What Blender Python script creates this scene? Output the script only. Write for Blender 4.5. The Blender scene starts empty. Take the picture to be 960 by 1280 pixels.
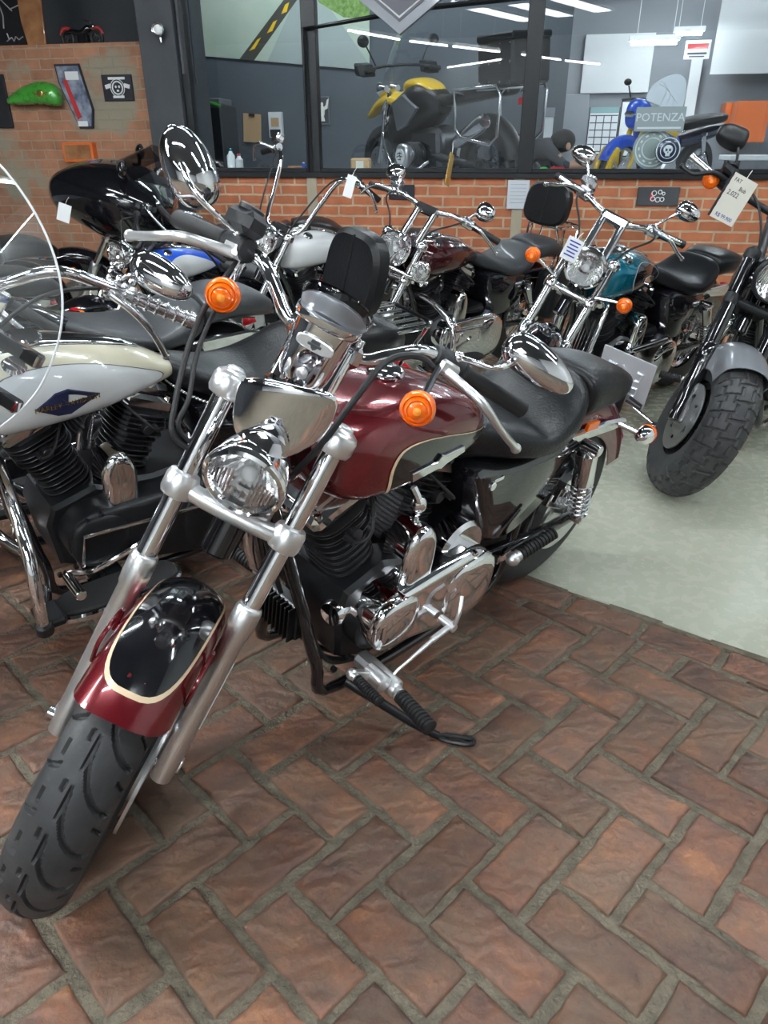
import bpy, random
from math import *
from mathutils import Vector as V, Matrix
SC = bpy.context.scene
COL = SC.collection
random.seed(7)
R_ = radians

# ------------------------------------------------------------------ materials
MATS = {}
def mat(name, col, met=0., rough=.5, coat=0., trans=0., ior=1.45, emit=None, es=0., bump=None, var=None, rv=.04, spec=.5):
    m = bpy.data.materials.new(name); m.use_nodes = True
    nt = m.node_tree; p = nt.nodes['Principled BSDF']; L = nt.links
    p.inputs['Base Color'].default_value = (*col, 1); p.inputs['Metallic'].default_value = met
    p.inputs['Roughness'].default_value = rough; p.inputs['Coat Weight'].default_value = coat
    p.inputs['Coat Roughness'].default_value = .04
    p.inputs['Transmission Weight'].default_value = trans; p.inputs['IOR'].default_value = ior
    p.inputs['Specular IOR Level'].default_value = spec
    if emit: p.inputs['Emission Color'].default_value = (*emit, 1); p.inputs['Emission Strength'].default_value = es
    tc = nt.nodes.new('ShaderNodeTexCoord')
    if rv:
        n = nt.nodes.new('ShaderNodeTexNoise'); n.inputs['Scale'].default_value = 23; n.inputs['Detail'].default_value = 2
        L.new(tc.outputs['Object'], n.inputs['Vector'])
        r = nt.nodes.new('ShaderNodeMapRange'); r.inputs[3].default_value = max(0, rough - rv); r.inputs[4].default_value = rough + rv
        L.new(n.outputs[0], r.inputs[0]); L.new(r.outputs[0], p.inputs['Roughness'])
    if var:
        n = nt.nodes.new('ShaderNodeTexNoise'); n.inputs['Scale'].default_value = var[1]; n.inputs['Detail'].default_value = 5
        L.new(tc.outputs['Object'], n.inputs['Vector'])
        c = nt.nodes.new('ShaderNodeMix'); c.data_type = 'RGBA'
        c.inputs[6].default_value = (*col, 1); c.inputs[7].default_value = (*var[0], 1)
        mr = nt.nodes.new('ShaderNodeMapRange'); mr.inputs[1].default_value = .38; mr.inputs[2].default_value = .65
        L.new(n.outputs[0], mr.inputs[0]); L.new(mr.outputs[0], c.inputs[0]); L.new(c.outputs[2], p.inputs['Base Color'])
    if bump:
        n = nt.nodes.new('ShaderNodeTexNoise'); n.inputs['Scale'].default_value = bump[0]; n.inputs['Detail'].default_value = 4
        L.new(tc.outputs['Object'], n.inputs['Vector'])
        b = nt.nodes.new('ShaderNodeBump'); b.inputs['Strength'].default_value = bump[1]; b.inputs['Distance'].default_value = .01
        L.new(n.outputs[0], b.inputs['Height']); L.new(b.outputs[0], p.inputs['Normal'])
    MATS[name] = m
    return m
def clear(name, tint=(1, 1, 1), ior=1.45, rough=.0, base=0.):
    m = bpy.data.materials.new(name); m.use_nodes = True; nt = m.node_tree; nt.nodes.clear(); L = nt.links
    o = nt.nodes.new('ShaderNodeOutputMaterial'); mx = nt.nodes.new('ShaderNodeMixShader')
    t = nt.nodes.new('ShaderNodeBsdfTransparent'); t.inputs[0].default_value = (*tint, 1)
    g = nt.nodes.new('ShaderNodeBsdfGlossy'); g.inputs['Roughness'].default_value = rough
    f = nt.nodes.new('ShaderNodeFresnel'); ge = nt.nodes.new('ShaderNodeNewGeometry')
    mr = nt.nodes.new('ShaderNodeMapRange'); mr.inputs[3].default_value = ior; mr.inputs[4].default_value = 1 / ior   # same film seen from either side
    L.new(ge.outputs['Backfacing'], mr.inputs[0]); L.new(mr.outputs[0], f.inputs[0])
    a = nt.nodes.new('ShaderNodeMath'); a.inputs[1].default_value = base; a.use_clamp = True
    L.new(f.outputs[0], a.inputs[0]); L.new(a.outputs[0], mx.inputs[0])
    L.new(t.outputs[0], mx.inputs[1]); L.new(g.outputs[0], mx.inputs[2]); L.new(mx.outputs[0], o.inputs[0])
    MATS[name] = m
    return m
chrome = mat('chrome', (.88, .88, .90), 1, .06, rv=.03)
chrome_s = mat('satin_chrome', (.74, .75, .77), 1, .2)
alu = mat('brushed_aluminium', (.80, .81, .82), 1, .34, bump=(160, .05))
silver = mat('silver_cast', (.82, .83, .84), .9, .30)
steel_d = mat('dark_steel', (.10, .105, .115), .8, .35)
blk = mat('gloss_black_paint', (.006, .006, .008), 0, .12, 1.)
blk_s = mat('satin_black', (.012, .013, .015), .2, .36)
plast = mat('black_plastic', (.018, .019, .022), 0, .42, bump=(220, .05))
fin_m = mat('black_engine_paint', (.034, .034, .037), .4, .32, bump=(180, .06))
leather = mat('black_leather', (.009, .0095, .011), 0, .30, 0, bump=(140, .16), spec=.35)
leather_g = mat('worn_grey_leather', (.045, .048, .052), 0, .42, .1, bump=(120, .14))
rubber = mat('tyre_rubber', (.03, .031, .033), 0, .55, bump=(90, .08), var=((.045, .045, .046), 14))
rub_blk = mat('black_rubber', (.014, .014, .015), 0, .55)
burg = mat('burgundy_paint', (.14, .005, .010), .35, .22, 1.)
cream = mat('cream_pinstripe', (.72, .55, .36), 0, .3, .6)
pearl = mat('pearl_white_paint', (.74, .73, .68), .0, .22, 1.)
pearl_y = mat('cream_pearl_paint', (.66, .62, .46), .0, .22, 1.)
whitep = mat('white_paint', (.78, .80, .80), 0, .25, 1.)
teal = mat('teal_metallic_paint', (.0, .17, .25), .55, .22, 1.)
grey_p = mat('grey_fender_paint', (.20, .21, .23), .3, .3, .8)
yellow = mat('yellow_paint', (.85, .55, .02), 0, .3, .8)
blue_p = mat('blue_plastic', (.01, .09, .62), 0, .3, .6)
dkblue = mat('dark_blue_paint', (.01, .015, .06), .2, .2, 1.)
green_p = mat('green_paint', (.06, .33, .04), .1, .28, .8)
amber = mat('amber_lens', (.90, .15, .003), 0, .10, .8)
amber_i = mat('amber_inner', (1., .33, .03), 0, .3)
red_l = mat('red_lens', (.55, .01, .02), 0, .12, .6)
reflw = mat('reflector_strip', (.85, .88, .9), 0, .2, .5)
lens = clear('clear_lens', (.96, .97, .98), 1.45, .02)
shield = clear('windshield_acrylic', (.90, .93, .95), 1.49, .0, .06)
smoke = clear('smoked_acrylic', (.45, .46, .48), 1.49, .0, .02)
glass = clear('window_glass', (.90, .95, .97), 1.5, .0, .015)
refl_m = mat('reflector_bowl', (.92, .92, .92), 1, .12)
mirror_m = mat('mirror_glass', (.9, .9, .9), 1, .02, rv=0)
paper = mat('paper', (.80, .78, .70), 0, .8)
whiteb = mat('white_board', (.78, .80, .80), 0, .45)
ink = mat('ink', (.02, .02, .03), 0, .6)
ink_b = mat('blue_ink', (.02, .05, .35), 0, .6)
plate_m = mat('plate_metal', (.58, .62, .66), .5, .40)
wood = mat('varnished_wood', (.36, .17, .07), 0, .4, .3, var=((.22, .09, .035), 9))
card = mat('cardboard', (.55, .36, .19), 0, .8)
dk_wall = mat('charcoal_wall_paint', (.045, .05, .058), 0, .62, bump=(30, .1), var=((.06, .065, .072), 3))
dk_frame = mat('black_frame_paint', (.012, .013, .015), .2, .4)
grey_w = mat('grey_wall_paint', (.30, .32, .34), 0, .7, bump=(40, .06))
white_w = mat('white_wall_paint', (.70, .72, .72), 0, .7, bump=(40, .05))
ceil_m = mat('dark_ceiling', (.05, .055, .06), 0, .7)
skin = mat('skin', (.48, .27, .18), 0, .5)
cloth = mat('dark_cloth', (.05, .055, .065), 0, .85, bump=(120, .3))
hair = mat('black_hair', (.012, .011, .011), 0, .5, bump=(90, .5))
red_p = mat('red_paint', (.5, .03, .03), 0, .4, .4)
orange_p = mat('orange_paint', (.75, .16, .03), 0, .4, .4)
gold = mat('gold_trim', (.75, .52, .15), .9, .25)
lamp_m = mat('lit_tube', (1, 1, 1), 0, .5, emit=(.88, .95, 1.), es=26.)
lamp_far = mat('lit_tube_far', (1, 1, 1), 0, .5, emit=(.88, .95, 1.), es=52.)
panel_glow = mat('added_panel_glow', (1, 1, 1), 0, .3, emit=(.92, .97, 1.), es=9.)  # glow of the unseen ceiling panels added to the lighting

# ------------------------------------------------------------------ mesh building
def nrm(v):
    v = V(v); return v / v.length if v.length > 1e-9 else V((0, 0, 1))
def basis(d):
    d = nrm(d); a = V((0, 0, 1)) if abs(d.z) < .9 else V((1, 0, 0))
    x = nrm(a.cross(d)); return x, d.cross(x), d
def crom(P, m, closed=False):
    P = [tuple(p) for p in P]; n = len(P); out = []
    for i in range(n if closed else n - 1):
        g = (lambda k: P[k % n]) if closed else (lambda k: P[min(max(k, 0), n - 1)])
        a, b, c, d = g(i - 1), g(i), g(i + 1), g(i + 2)
        for j in range(m):
            t = j / m; t2 = t * t; t3 = t2 * t
            out.append(tuple(.5 * (2 * B + (Cc - A) * t + (2 * A - 5 * B + 4 * Cc - D) * t2 + (3 * B - A - 3 * Cc + D) * t3) for A, B, Cc, D in zip(a, b, c, d)))
    if not closed: out.append(P[-1])
    return out
class MB:
    def __init__(s, xf=None): s.v = []; s.f = []; s.mi = []; s.xf = xf
    def add(s, vs, fs, mi=0):
        o = len(s.v); s.v += [tuple(v) for v in vs]
        for f in fs: s.f.append(tuple(i + o for i in f)); s.mi.append(mi)
        return s
    def rings(s, rs, closed=True, caps=(True, True), loop=False, mi=0):
        n = len(rs[0]); vs = [p for r in rs for p in r]; fs = []; k = len(rs)
        for i in range(k if loop else k - 1):
            i2 = (i + 1) % k
            for j in range(n if closed else n - 1):
                j2 = (j + 1) % n; fs.append((i * n + j, i * n + j2, i2 * n + j2, i2 * n + j))
        if closed and not loop:
            if caps[0]: fs.append(tuple(range(n - 1, -1, -1)))
            if caps[1]: fs.append(tuple((k - 1) * n + j for j in range(n)))
        return s.add(vs, fs, mi)
    def box(s, c, size, rot=None, bev=None, ax=None, mi=0):
        c = V(c); hx, hy, hz = [q / 2 for q in size]
        b = min(hx, hy, hz) * .25 if bev is None else min(bev, min(hx, hy, hz) * .95)
        A = ax or (V((1, 0, 0)), V((0, 1, 0)), V((0, 0, 1)))
        if rot:
            Rm = Matrix.Rotation(R_(rot[2]), 3, 'Z') @ Matrix.Rotation(R_(rot[1]), 3, 'Y') @ Matrix.Rotation(R_(rot[0]), 3, 'X')
            A = [Rm @ V(a) for a in A]
        vs = []; idx = {}
        for sx in (-1, 1):
            for sy in (-1, 1):
                for sz in (-1, 1):
                    for k, (dx, dy, dz) in enumerate(((0, b, b), (b, 0, b), (b, b, 0))):
                        idx[sx, sy, sz, k] = len(vs)
                        vs.append(c + A[0] * (sx * (hx - dx)) + A[1] * (sy * (hy - dy)) + A[2] * (sz * (hz - dz)))
        I = lambda *k: idx[k]; fs = []
        for q in (-1, 1):
            f = [I(q, -1, -1, 0), I(q, 1, -1, 0), I(q, 1, 1, 0), I(q, -1, 1, 0)]; fs.append(f if q > 0 else f[::-1])
            f = [I(-1, q, -1, 1), I(-1, q, 1, 1), I(1, q, 1, 1), I(1, q, -1, 1)]; fs.append(f if q > 0 else f[::-1])
            f = [I(-1, -1, q, 2), I(1, -1, q, 2), I(1, 1, q, 2), I(-1, 1, q, 2)]; fs.append(f if q > 0 else f[::-1])
        for p in (-1, 1):
            for q in (-1, 1):
                f = [I(-1, p, q, 1), I(1, p, q, 1), I(1, p, q, 2), I(-1, p, q, 2)]; fs.append(f if p * q > 0 else f[::-1])
                f = [I(p, -1, q, 2), I(p, 1, q, 2), I(p, 1, q, 0), I(p, -1, q, 0)]; fs.append(f if p * q > 0 else f[::-1])
                f = [I(p, q, -1, 0), I(p, q, 1, 0), I(p, q, 1, 1), I(p, q, -1, 1)]; fs.append(f if p * q > 0 else f[::-1])
                for r in (-1, 1):
                    f = [I(p, q, r, 0), I(p, q, r, 1), I(p, q, r, 2)]; fs.append(f if p * q * r > 0 else f[::-1])
        return s.add(vs, fs, mi)
    def lathe(s, p0, ax, prof, n=24, caps=(True, True), mi=0, a0=0., a1=2 * pi):
        x, y, d = basis(ax); p0 = V(p0); full = a1 - a0 > 6.28; rs = []
        m = n if full else n + 1
        for t, r in prof:
            rs.append([p0 + d * t + (x * cos(a0 + (a1 - a0) * k / n) + y * sin(a0 + (a1 - a0) * k / n)) * max(r, 1e-5) for k in range(m)])
        return s.rings(rs, full, caps, mi=mi)
    def cyl(s, a, b, r, r2=None, n=16, bev=None, mi=0):
        a, b = V(a), V(b); L = (b - a).length; r2 = r if r2 is None else r2
        e = min(r, r2) * .12 if bev is None else bev; e = min(e, L * .3, min(r, r2) * .9)
        return s.lathe(a, b - a, [(0, r - e), (e, r), (L - e, r2), (L, r2 - e)], n, mi=mi)
    def tube(s, P, r, n=10, closed=False, sm=0, mi=0, flat=1.):
        rr = r if isinstance(r, (list, tuple)) else [r] * len(P)
        if sm:
            Q = crom([(*p, q) for p, q in zip(P, rr)], sm, closed); P = [q[:3] for q in Q]; rr = [q[3] for q in Q]
        P = [V(p) for p in P]; k = len(P); rs = []; x = None
        for i in range(k):
            d = (P[(i + 1) % k] - P[i - 1]) if closed else (P[min(i + 1, k - 1)] - P[max(i - 1, 0)])
            d = nrm(d)
            if x is None: x = basis(d)[0]
            x = x - d * x.dot(d); x = nrm(x); y = d.cross(x)
            rs.append([P[i] + (x * cos(2 * pi * j / n) + y * (sin(2 * pi * j / n) * flat)) * rr[i] for j in range(n)])
        return s.rings(rs, True, loop=closed, mi=mi)
    def ell(s, c, r, axes=None, n=20, m=12, e=2., taper=0., mi=0, cut=None):
        c = V(c); A = axes or (V((1, 0, 0)), V((0, 1, 0)), V((0, 0, 1))); rs = []
        f = lambda q: copysign(abs(q) ** (2 / e), q)
        for i in range(m + 1):
            t = -1 + 2 * i / m; ph = t * pi / 2 * .999
            k = 1 + taper * sin(ph)
            rs.append([c + A[0] * (r[0] * f(sin(ph))) + A[1] * (r[1] * f(cos(ph)) * f(cos(2 * pi * j / n)) * k) + A[2] * (r[2] * f(cos(ph)) * f(sin(2 * pi * j / n)) * k) for j in range(n)])
        return s.rings(rs, True, mi=mi)
    def torus(s, c, ax, R, r, n=28, m=10, mi=0):
        x, y, d = basis(ax); c = V(c)
        return s.tube([c + (x * cos(2 * pi * i / n) + y * sin(2 * pi * i / n)) * R for i in range(n)], r, m, True, mi=mi)
    def prism(s, pts, fn, t0, t1, bev=.003, mi=0):
        n = len(pts); c = (sum(p[0] for p in pts) / n, sum(p[1] for p in pts) / n)
        area = sum(pts[i][0] * pts[(i + 1) % n][1] - pts[(i + 1) % n][0] * pts[i][1] for i in range(n))
        if area < 0: pts = pts[::-1]
        ins = []
        for i in range(n):
            a, b, d = pts[i - 1], pts[i], pts[(i + 1) % n]
            t = V((d[0] - a[0], d[1] - a[1])); t = t / (t.length or 1)
            ins.append((b[0] - t.y * bev, b[1] + t.x * bev))
        q = copysign(bev, t1 - t0)
        return s.rings([[fn(*p, t0) for p in ins], [fn(*p, t0 + q) for p in pts], [fn(*p, t1 - q) for p in pts], [fn(*p, t1) for p in ins]], True, mi=mi)
    def pad(s, pts, fn, t0, t1, r=.015, k=5, mi=0):
        n = len(pts); area = sum(pts[i][0] * pts[(i + 1) % n][1] - pts[(i + 1) % n][0] * pts[i][1] for i in range(n))
        if area < 0: pts = pts[::-1]
        nn = []
        for i in range(n):
            a, d = pts[i - 1], pts[(i + 1) % n]; t = V((d[0] - a[0], d[1] - a[1])); t = t / (t.length or 1); nn.append((-t.y, t.x))
        q = copysign(r, t1 - t0); R = [[fn(*p, t0) for p in pts]]
        for j in range(k + 1):
            a = j / k * pi / 2; R.append([fn(p[0] + m[0] * r * (1 - cos(a)), p[1] + m[1] * r * (1 - cos(a)), t1 - q * (1 - sin(a))) for p, m in zip(pts, nn)])
        return s.rings(R, True, mi=mi)
    def hull(s, st, n=28, m=5, e=2.4, mi=0, fn=None):
        Q = crom([tuple(q) if len(q) > 5 else (*q, e) for q in st], m); rs = []
        for x, zc, hw, ht, hb, ee in Q:
            hw = max(hw, 1e-4); r = []
            for j in range(n):
                t = 2 * pi * j / n; c, q = cos(t), sin(t)
                y = hw * copysign(abs(c) ** (2 / ee), c); z = zc + (ht if q > 0 else hb) * copysign(abs(q) ** (2 / ee), q)
                p = (x, y, z); r.append(fn(p) if fn else p)
            rs.append(r)
        return s.rings(rs, True, mi=mi)
def hull_side(st, e=2.4, m=8):
    Q = crom([tuple(q) if len(q) > 5 else (*q, e) for q in st], m); Q.sort(key=lambda q: q[0])
    def y(x, z):
        for a, b in zip(Q, Q[1:]):
            if a[0] <= x <= b[0]:
                t = (x - a[0]) / max(b[0] - a[0], 1e-9); q = [u + (w - u) * t for u, w in zip(a, b)]
                h = q[3] if z > q[1] else q[4]; k = min(.95, abs(z - q[1]) / max(h, 1e-6))
                return q[2] * max(0, 1 - k ** q[5]) ** (1 / q[5])
        return 0
    return y
def text_into(mb, txt, size, fn, depth=.0008, mi=0, align='CENTER'):
    cu = bpy.data.curves.new('lettering', 'FONT'); cu.body = txt; cu.size = size; cu.extrude = depth; cu.align_x = align; cu.align_y = 'CENTER'; cu.resolution_u = 2
    o = bpy.data.objects.new('lettering', cu); COL.objects.link(o)
    dg = bpy.context.evaluated_depsgraph_get(); me = bpy.data.meshes.new_from_object(o.evaluated_get(dg))
    mb.add([fn(*v.co) for v in me.vertices], [tuple(p.vertices) for p in me.polygons], mi)
    bpy.data.objects.remove(o); bpy.data.curves.remove(cu); bpy.data.meshes.remove(me)
def part(name, mb, m, parent=None, label=None, ang=38, smooth=True):
    vs = mb.v if mb.xf is None else [tuple(mb.xf(v)) for v in mb.v]
    me = bpy.data.meshes.new(name); me.from_pydata(vs, [], mb.f); me.validate()
    ms = m if isinstance(m, (list, tuple)) else [m]
    for q in ms: me.materials.append(q)
    if len(ms) > 1:
        for p, i in zip(me.polygons, mb.mi): p.material_index = i
    if smooth:
        me.shade_smooth(); me.set_sharp_from_angle(angle=R_(ang))
    o = bpy.data.objects.new(name, me); COL.objects.link(o)
    if parent is not None: o.parent = parent
    if label: o['label'] = label
    return o
def tag(o, label, cat, group=None, kind=None):
    o['label'] = label; o['category'] = cat
    if group: o['group'] = group
    if kind: o['kind'] = kind
    return o
def thing(name, label, cat, loc=(0, 0, 0), rot=(0, 0, 0), group=None):
    o = bpy.data.objects.new(name, None); COL.objects.link(o); o.location = loc; o.rotation_euler = rot
    return tag(o, label, cat, group)
def struct(name, mb, m, parent=None, **k):
    o = part(name, mb, m, parent, **k)
    if parent is None: o['kind'] = 'structure'
    return o
# ------------------------------------------------------------------ camera
cd = bpy.data.cameras.new('camera'); cam = bpy.data.objects.new('camera', cd); COL.objects.link(cam); SC.camera = cam
cd.sensor_fit = 'VERTICAL'; cd.sensor_height = 32; cd.lens = 901.9 / 1280 * 32; cd.clip_start = .05
pit, rol = R_(26.67), R_(-.12)
fw = V((0, cos(pit), -sin(pit))); up = V((0, sin(pit), cos(pit))); rt = V((1, 0, 0))
r2 = rt * cos(rol) + up * sin(rol); u2 = -rt * sin(rol) + up * cos(rol)
cam.matrix_world = Matrix(((r2.x, u2.x, -fw.x, 0), (r2.y, u2.y, -fw.y, 0), (r2.z, u2.z, -fw.z, 1.3429), (0, 0, 0, 1)))

# ------------------------------------------------------------------ wall frame
WA = R_(-11.3); WO = V((0, 6.1, 0)); WU = V((cos(WA), sin(WA), 0)); WN = V((-sin(WA), cos(WA), 0))
def WL(u, d, z): return WO + WU * u + WN * d + V((0, 0, z))
def wput(o): o.location = WO; o.rotation_euler = (0, 0, WA); return o
def wall(name, boxes, m, bev=.002):
    mb = MB()
    for (u0, u1, d0, d1, z0, z1) in boxes:
        mb.box(((u0 + u1) / 2, (d0 + d1) / 2, (z0 + z1) / 2), (u1 - u0, d1 - d0, z1 - z0), bev=bev)
    return wput(struct(name, mb, m, smooth=False))
def brick_mat(name, c1, c2, mortar, bw, bh, ms, plaster=None, amt=.5):
    m = bpy.data.materials.new(name); m.use_nodes = True; nt = m.node_tree; L = nt.links; p = nt.nodes['Principled BSDF']
    p.inputs['Roughness'].default_value = .85
    tc = nt.nodes.new('ShaderNodeTexCoord'); sp = nt.nodes.new('ShaderNodeSeparateXYZ'); cb = nt.nodes.new('ShaderNodeCombineXYZ')
    L.new(tc.outputs['Object'], sp.inputs[0]); L.new(sp.outputs[0], cb.inputs[0]); L.new(sp.outputs[2], cb.inputs[1])
    nz = nt.nodes.new('ShaderNodeTexNoise'); nz.inputs['Scale'].default_value = 14; L.new(tc.outputs['Object'], nz.inputs['Vector'])
    vm = nt.nodes.new('ShaderNodeVectorMath'); vm.operation = 'MULTIPLY_ADD'; vm.inputs[1].default_value = (.012, .012, 0)
    L.new(nz.outputs[1], vm.inputs[0]); L.new(cb.outputs[0], vm.inputs[2])
    b = nt.nodes.new('ShaderNodeTexBrick'); b.inputs['Scale'].default_value = 1; b.inputs['Brick Width'].default_value = bw; b.inputs['Row Height'].default_value = bh
    b.inputs['Mortar Size'].default_value = ms; b.inputs['Mortar Smooth'].default_value = .3; b.inputs['Bias'].default_value = 0
    b.inputs[1].default_value = (*c1, 1); b.inputs[2].default_value = (*c2, 1); b.inputs[3].default_value = (*mortar, 1)
    L.new(vm.outputs[0], b.inputs['Vector'])
    n2 = nt.nodes.new('ShaderNodeTexNoise'); n2.inputs['Scale'].default_value = 9; n2.inputs['Detail'].default_value = 6; L.new(tc.outputs['Object'], n2.inputs['Vector'])
    hs = nt.nodes.new('ShaderNodeHueSaturation'); L.new(b.outputs[0], hs.inputs['Color'])
    mr = nt.nodes.new('ShaderNodeMapRange'); mr.inputs[3].default_value = .65; mr.inputs[4].default_value = 1.35; L.new(n2.outputs[0], mr.inputs[0]); L.new(mr.outputs[0], hs.inputs['Value'])
    out = hs.outputs[0]
    if plaster:
        n3 = nt.nodes.new('ShaderNodeTexNoise'); n3.inputs['Scale'].default_value = 1.6; n3.inputs['Detail'].default_value = 8; L.new(tc.outputs['Object'], n3.inputs['Vector'])
        r = nt.nodes.new('ShaderNodeMapRange'); r.inputs[1].default_value = amt; r.inputs[2].default_value = amt + .06; L.new(n3.outputs[0], r.inputs[0])
        mx = nt.nodes.new('ShaderNodeMix'); mx.data_type = 'RGBA'; mx.inputs[7].default_value = (*plaster, 1)
        L.new(r.outputs[0], mx.inputs[0]); L.new(out, mx.inputs[6]); out = mx.outputs[2]
    L.new(out, p.inputs['Base Color'])
    bp = nt.nodes.new('ShaderNodeBump'); bp.inputs['Strength'].default_value = .6; bp.inputs['Distance'].default_value = .008
    ad = nt.nodes.new('ShaderNodeMath'); ad.operation = 'MULTIPLY_ADD'; ad.inputs[1].default_value = -1; L.new(b.outputs[1], ad.inputs[0]); L.new(n2.outputs[0], ad.inputs[2])
    L.new(ad.outputs[0], bp.inputs['Height']); L.new(bp.outputs[0], p.inputs['Normal'])
    return m
bw1 = brick_mat('orange_brick', (.44, .145, .065), (.36, .12, .055), (.43, .33, .22), .235, .0735, .0085)
bw2 = brick_mat('old_brick', (.42, .20, .115), (.33, .15, .085), (.36, .27, .18), .22, .075, .006, (.30, .26, .19), .565)

# ------------------------------------------------------------------ floor
def floor_mats():
    m = bpy.data.materials.new('floor_brick'); m.use_nodes = True; nt = m.node_tree; L = nt.links; p = nt.nodes['Principled BSDF']
    N = nt.nodes.new; tc = N('ShaderNodeTexCoord'); at = N('ShaderNodeAttribute'); at.attribute_name = 'rnd'
    off = N('ShaderNodeVectorMath'); off.operation = 'MULTIPLY_ADD'; off.inputs[1].default_value = (37, 91, 13); L.new(at.outputs['Fac'], off.inputs[0]); L.new(tc.outputs['Object'], off.inputs[2])
    n1 = N('ShaderNodeTexNoise'); n1.inputs['Scale'].default_value = 9; n1.inputs['Detail'].default_value = 7; n1.inputs['Roughness'].default_value = .65; L.new(off.outputs[0], n1.inputs['Vector'])
    rp = N('ShaderNodeValToRGB'); e = rp.color_ramp.elements
    e[0].position = .30; e[0].color = (.062, .036, .029, 1); e[1].position = .70; e[1].color = (.295, .128, .060, 1)
    q = e.new(.45); q.color = (.135, .066, .046, 1); q = e.new(.58); q.color = (.185, .082, .047, 1)
    L.new(n1.outputs[0], rp.inputs[0])
    hs = N('ShaderNodeHueSaturation'); mr = N('ShaderNodeMapRange'); mr.inputs[3].default_value = .7; mr.inputs[4].default_value = 1.3
    L.new(at.outputs['Fac'], mr.inputs[0]); L.new(mr.outputs[0], hs.inputs['Value']); L.new(rp.outputs[0], hs.inputs['Color'])
    # dusty cement film in patches
    n2 = N('ShaderNodeTexNoise'); n2.inputs['Scale'].default_value = 3.2; n2.inputs['Detail'].default_value = 9; n2.inputs['Roughness'].default_value = .7; L.new(tc.outputs['Object'], n2.inputs['Vector'])
    r2_ = N('ShaderNodeMapRange'); r2_.inputs[1].default_value = .42; r2_.inputs[2].default_value = .68; r2_.inputs[4].default_value = .85; L.new(n2.outputs[0], r2_.inputs[0])
    mx = N('ShaderNodeMix'); mx.data_type = 'RGBA'; mx.inputs[7].default_value = (.148, .102, .066, 1); L.new(r2_.outputs[0], mx.inputs[0]); L.new(hs.outputs[0], mx.inputs[6])
    L.new(mx.outputs[2], p.inputs['Base Color'])
    # trowel arcs + pits
    wv = N('ShaderNodeTexWave'); wv.wave_type = 'RINGS'; wv.inputs['Scale'].default_value = 6; wv.inputs['Distortion'].default_value = 9; wv.inputs['Detail'].default_value = 3; wv.inputs['Detail Scale'].default_value = 2; L.new(off.outputs[0], wv.inputs['Vector'])
    n3 = N('ShaderNodeTexNoise'); n3.inputs['Scale'].default_value = 48; n3.inputs['Detail'].default_value = 6; L.new(off.outputs[0], n3.inputs['Vector'])
    ad = N('ShaderNodeMath'); ad.operation = 'MULTIPLY_ADD'; ad.inputs[1].default_value = .6; L.new(wv.outputs[1], ad.inputs[0]); L.new(n3.outputs[0], ad.inputs[2])
    a2 = N('ShaderNodeMath'); a2.operation = 'MULTIPLY_ADD'; a2.inputs[1].default_value = 1.2; L.new(n1.outputs[0], a2.inputs[0]); L.new(ad.outputs[0], a2.inputs[2])
    bp = N('ShaderNodeBump'); bp.inputs['Strength'].default_value = .7; bp.inputs['Distance'].default_value = .006; L.new(a2.outputs[0], bp.inputs['Height']); L.new(bp.outputs[0], p.inputs['Normal'])
    rr = N('ShaderNodeMapRange'); rr.inputs[3].default_value = .42; rr.inputs[4].default_value = .75; L.new(n1.outputs[0], rr.inputs[0]); L.new(rr.outputs[0], p.inputs['Roughness'])
    g = mat('floor_mortar', (.105, .09, .066), 0, .9, bump=(70, 1.), var=((.165, .14, .10), 26))
    return m, g
fb_m, mo_m = floor_mats()
LP = V((.507, 2.169, 0)); LD = V((.797, -.603, 0)); LN = V((.603, .797, 0))
def clip(poly, o, n, keep=-1):
    out = []
    for i in range(len(poly)):
        a, b = poly[i], poly[(i + 1) % len(poly)]; da = (a - o).dot(n) * keep; db = (b - o).dot(n) * keep
        if da >= 0: out.append(a)
        if da * db < 0: out.append(a + (b - a) * (da / (da - db)))
    return out
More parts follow.
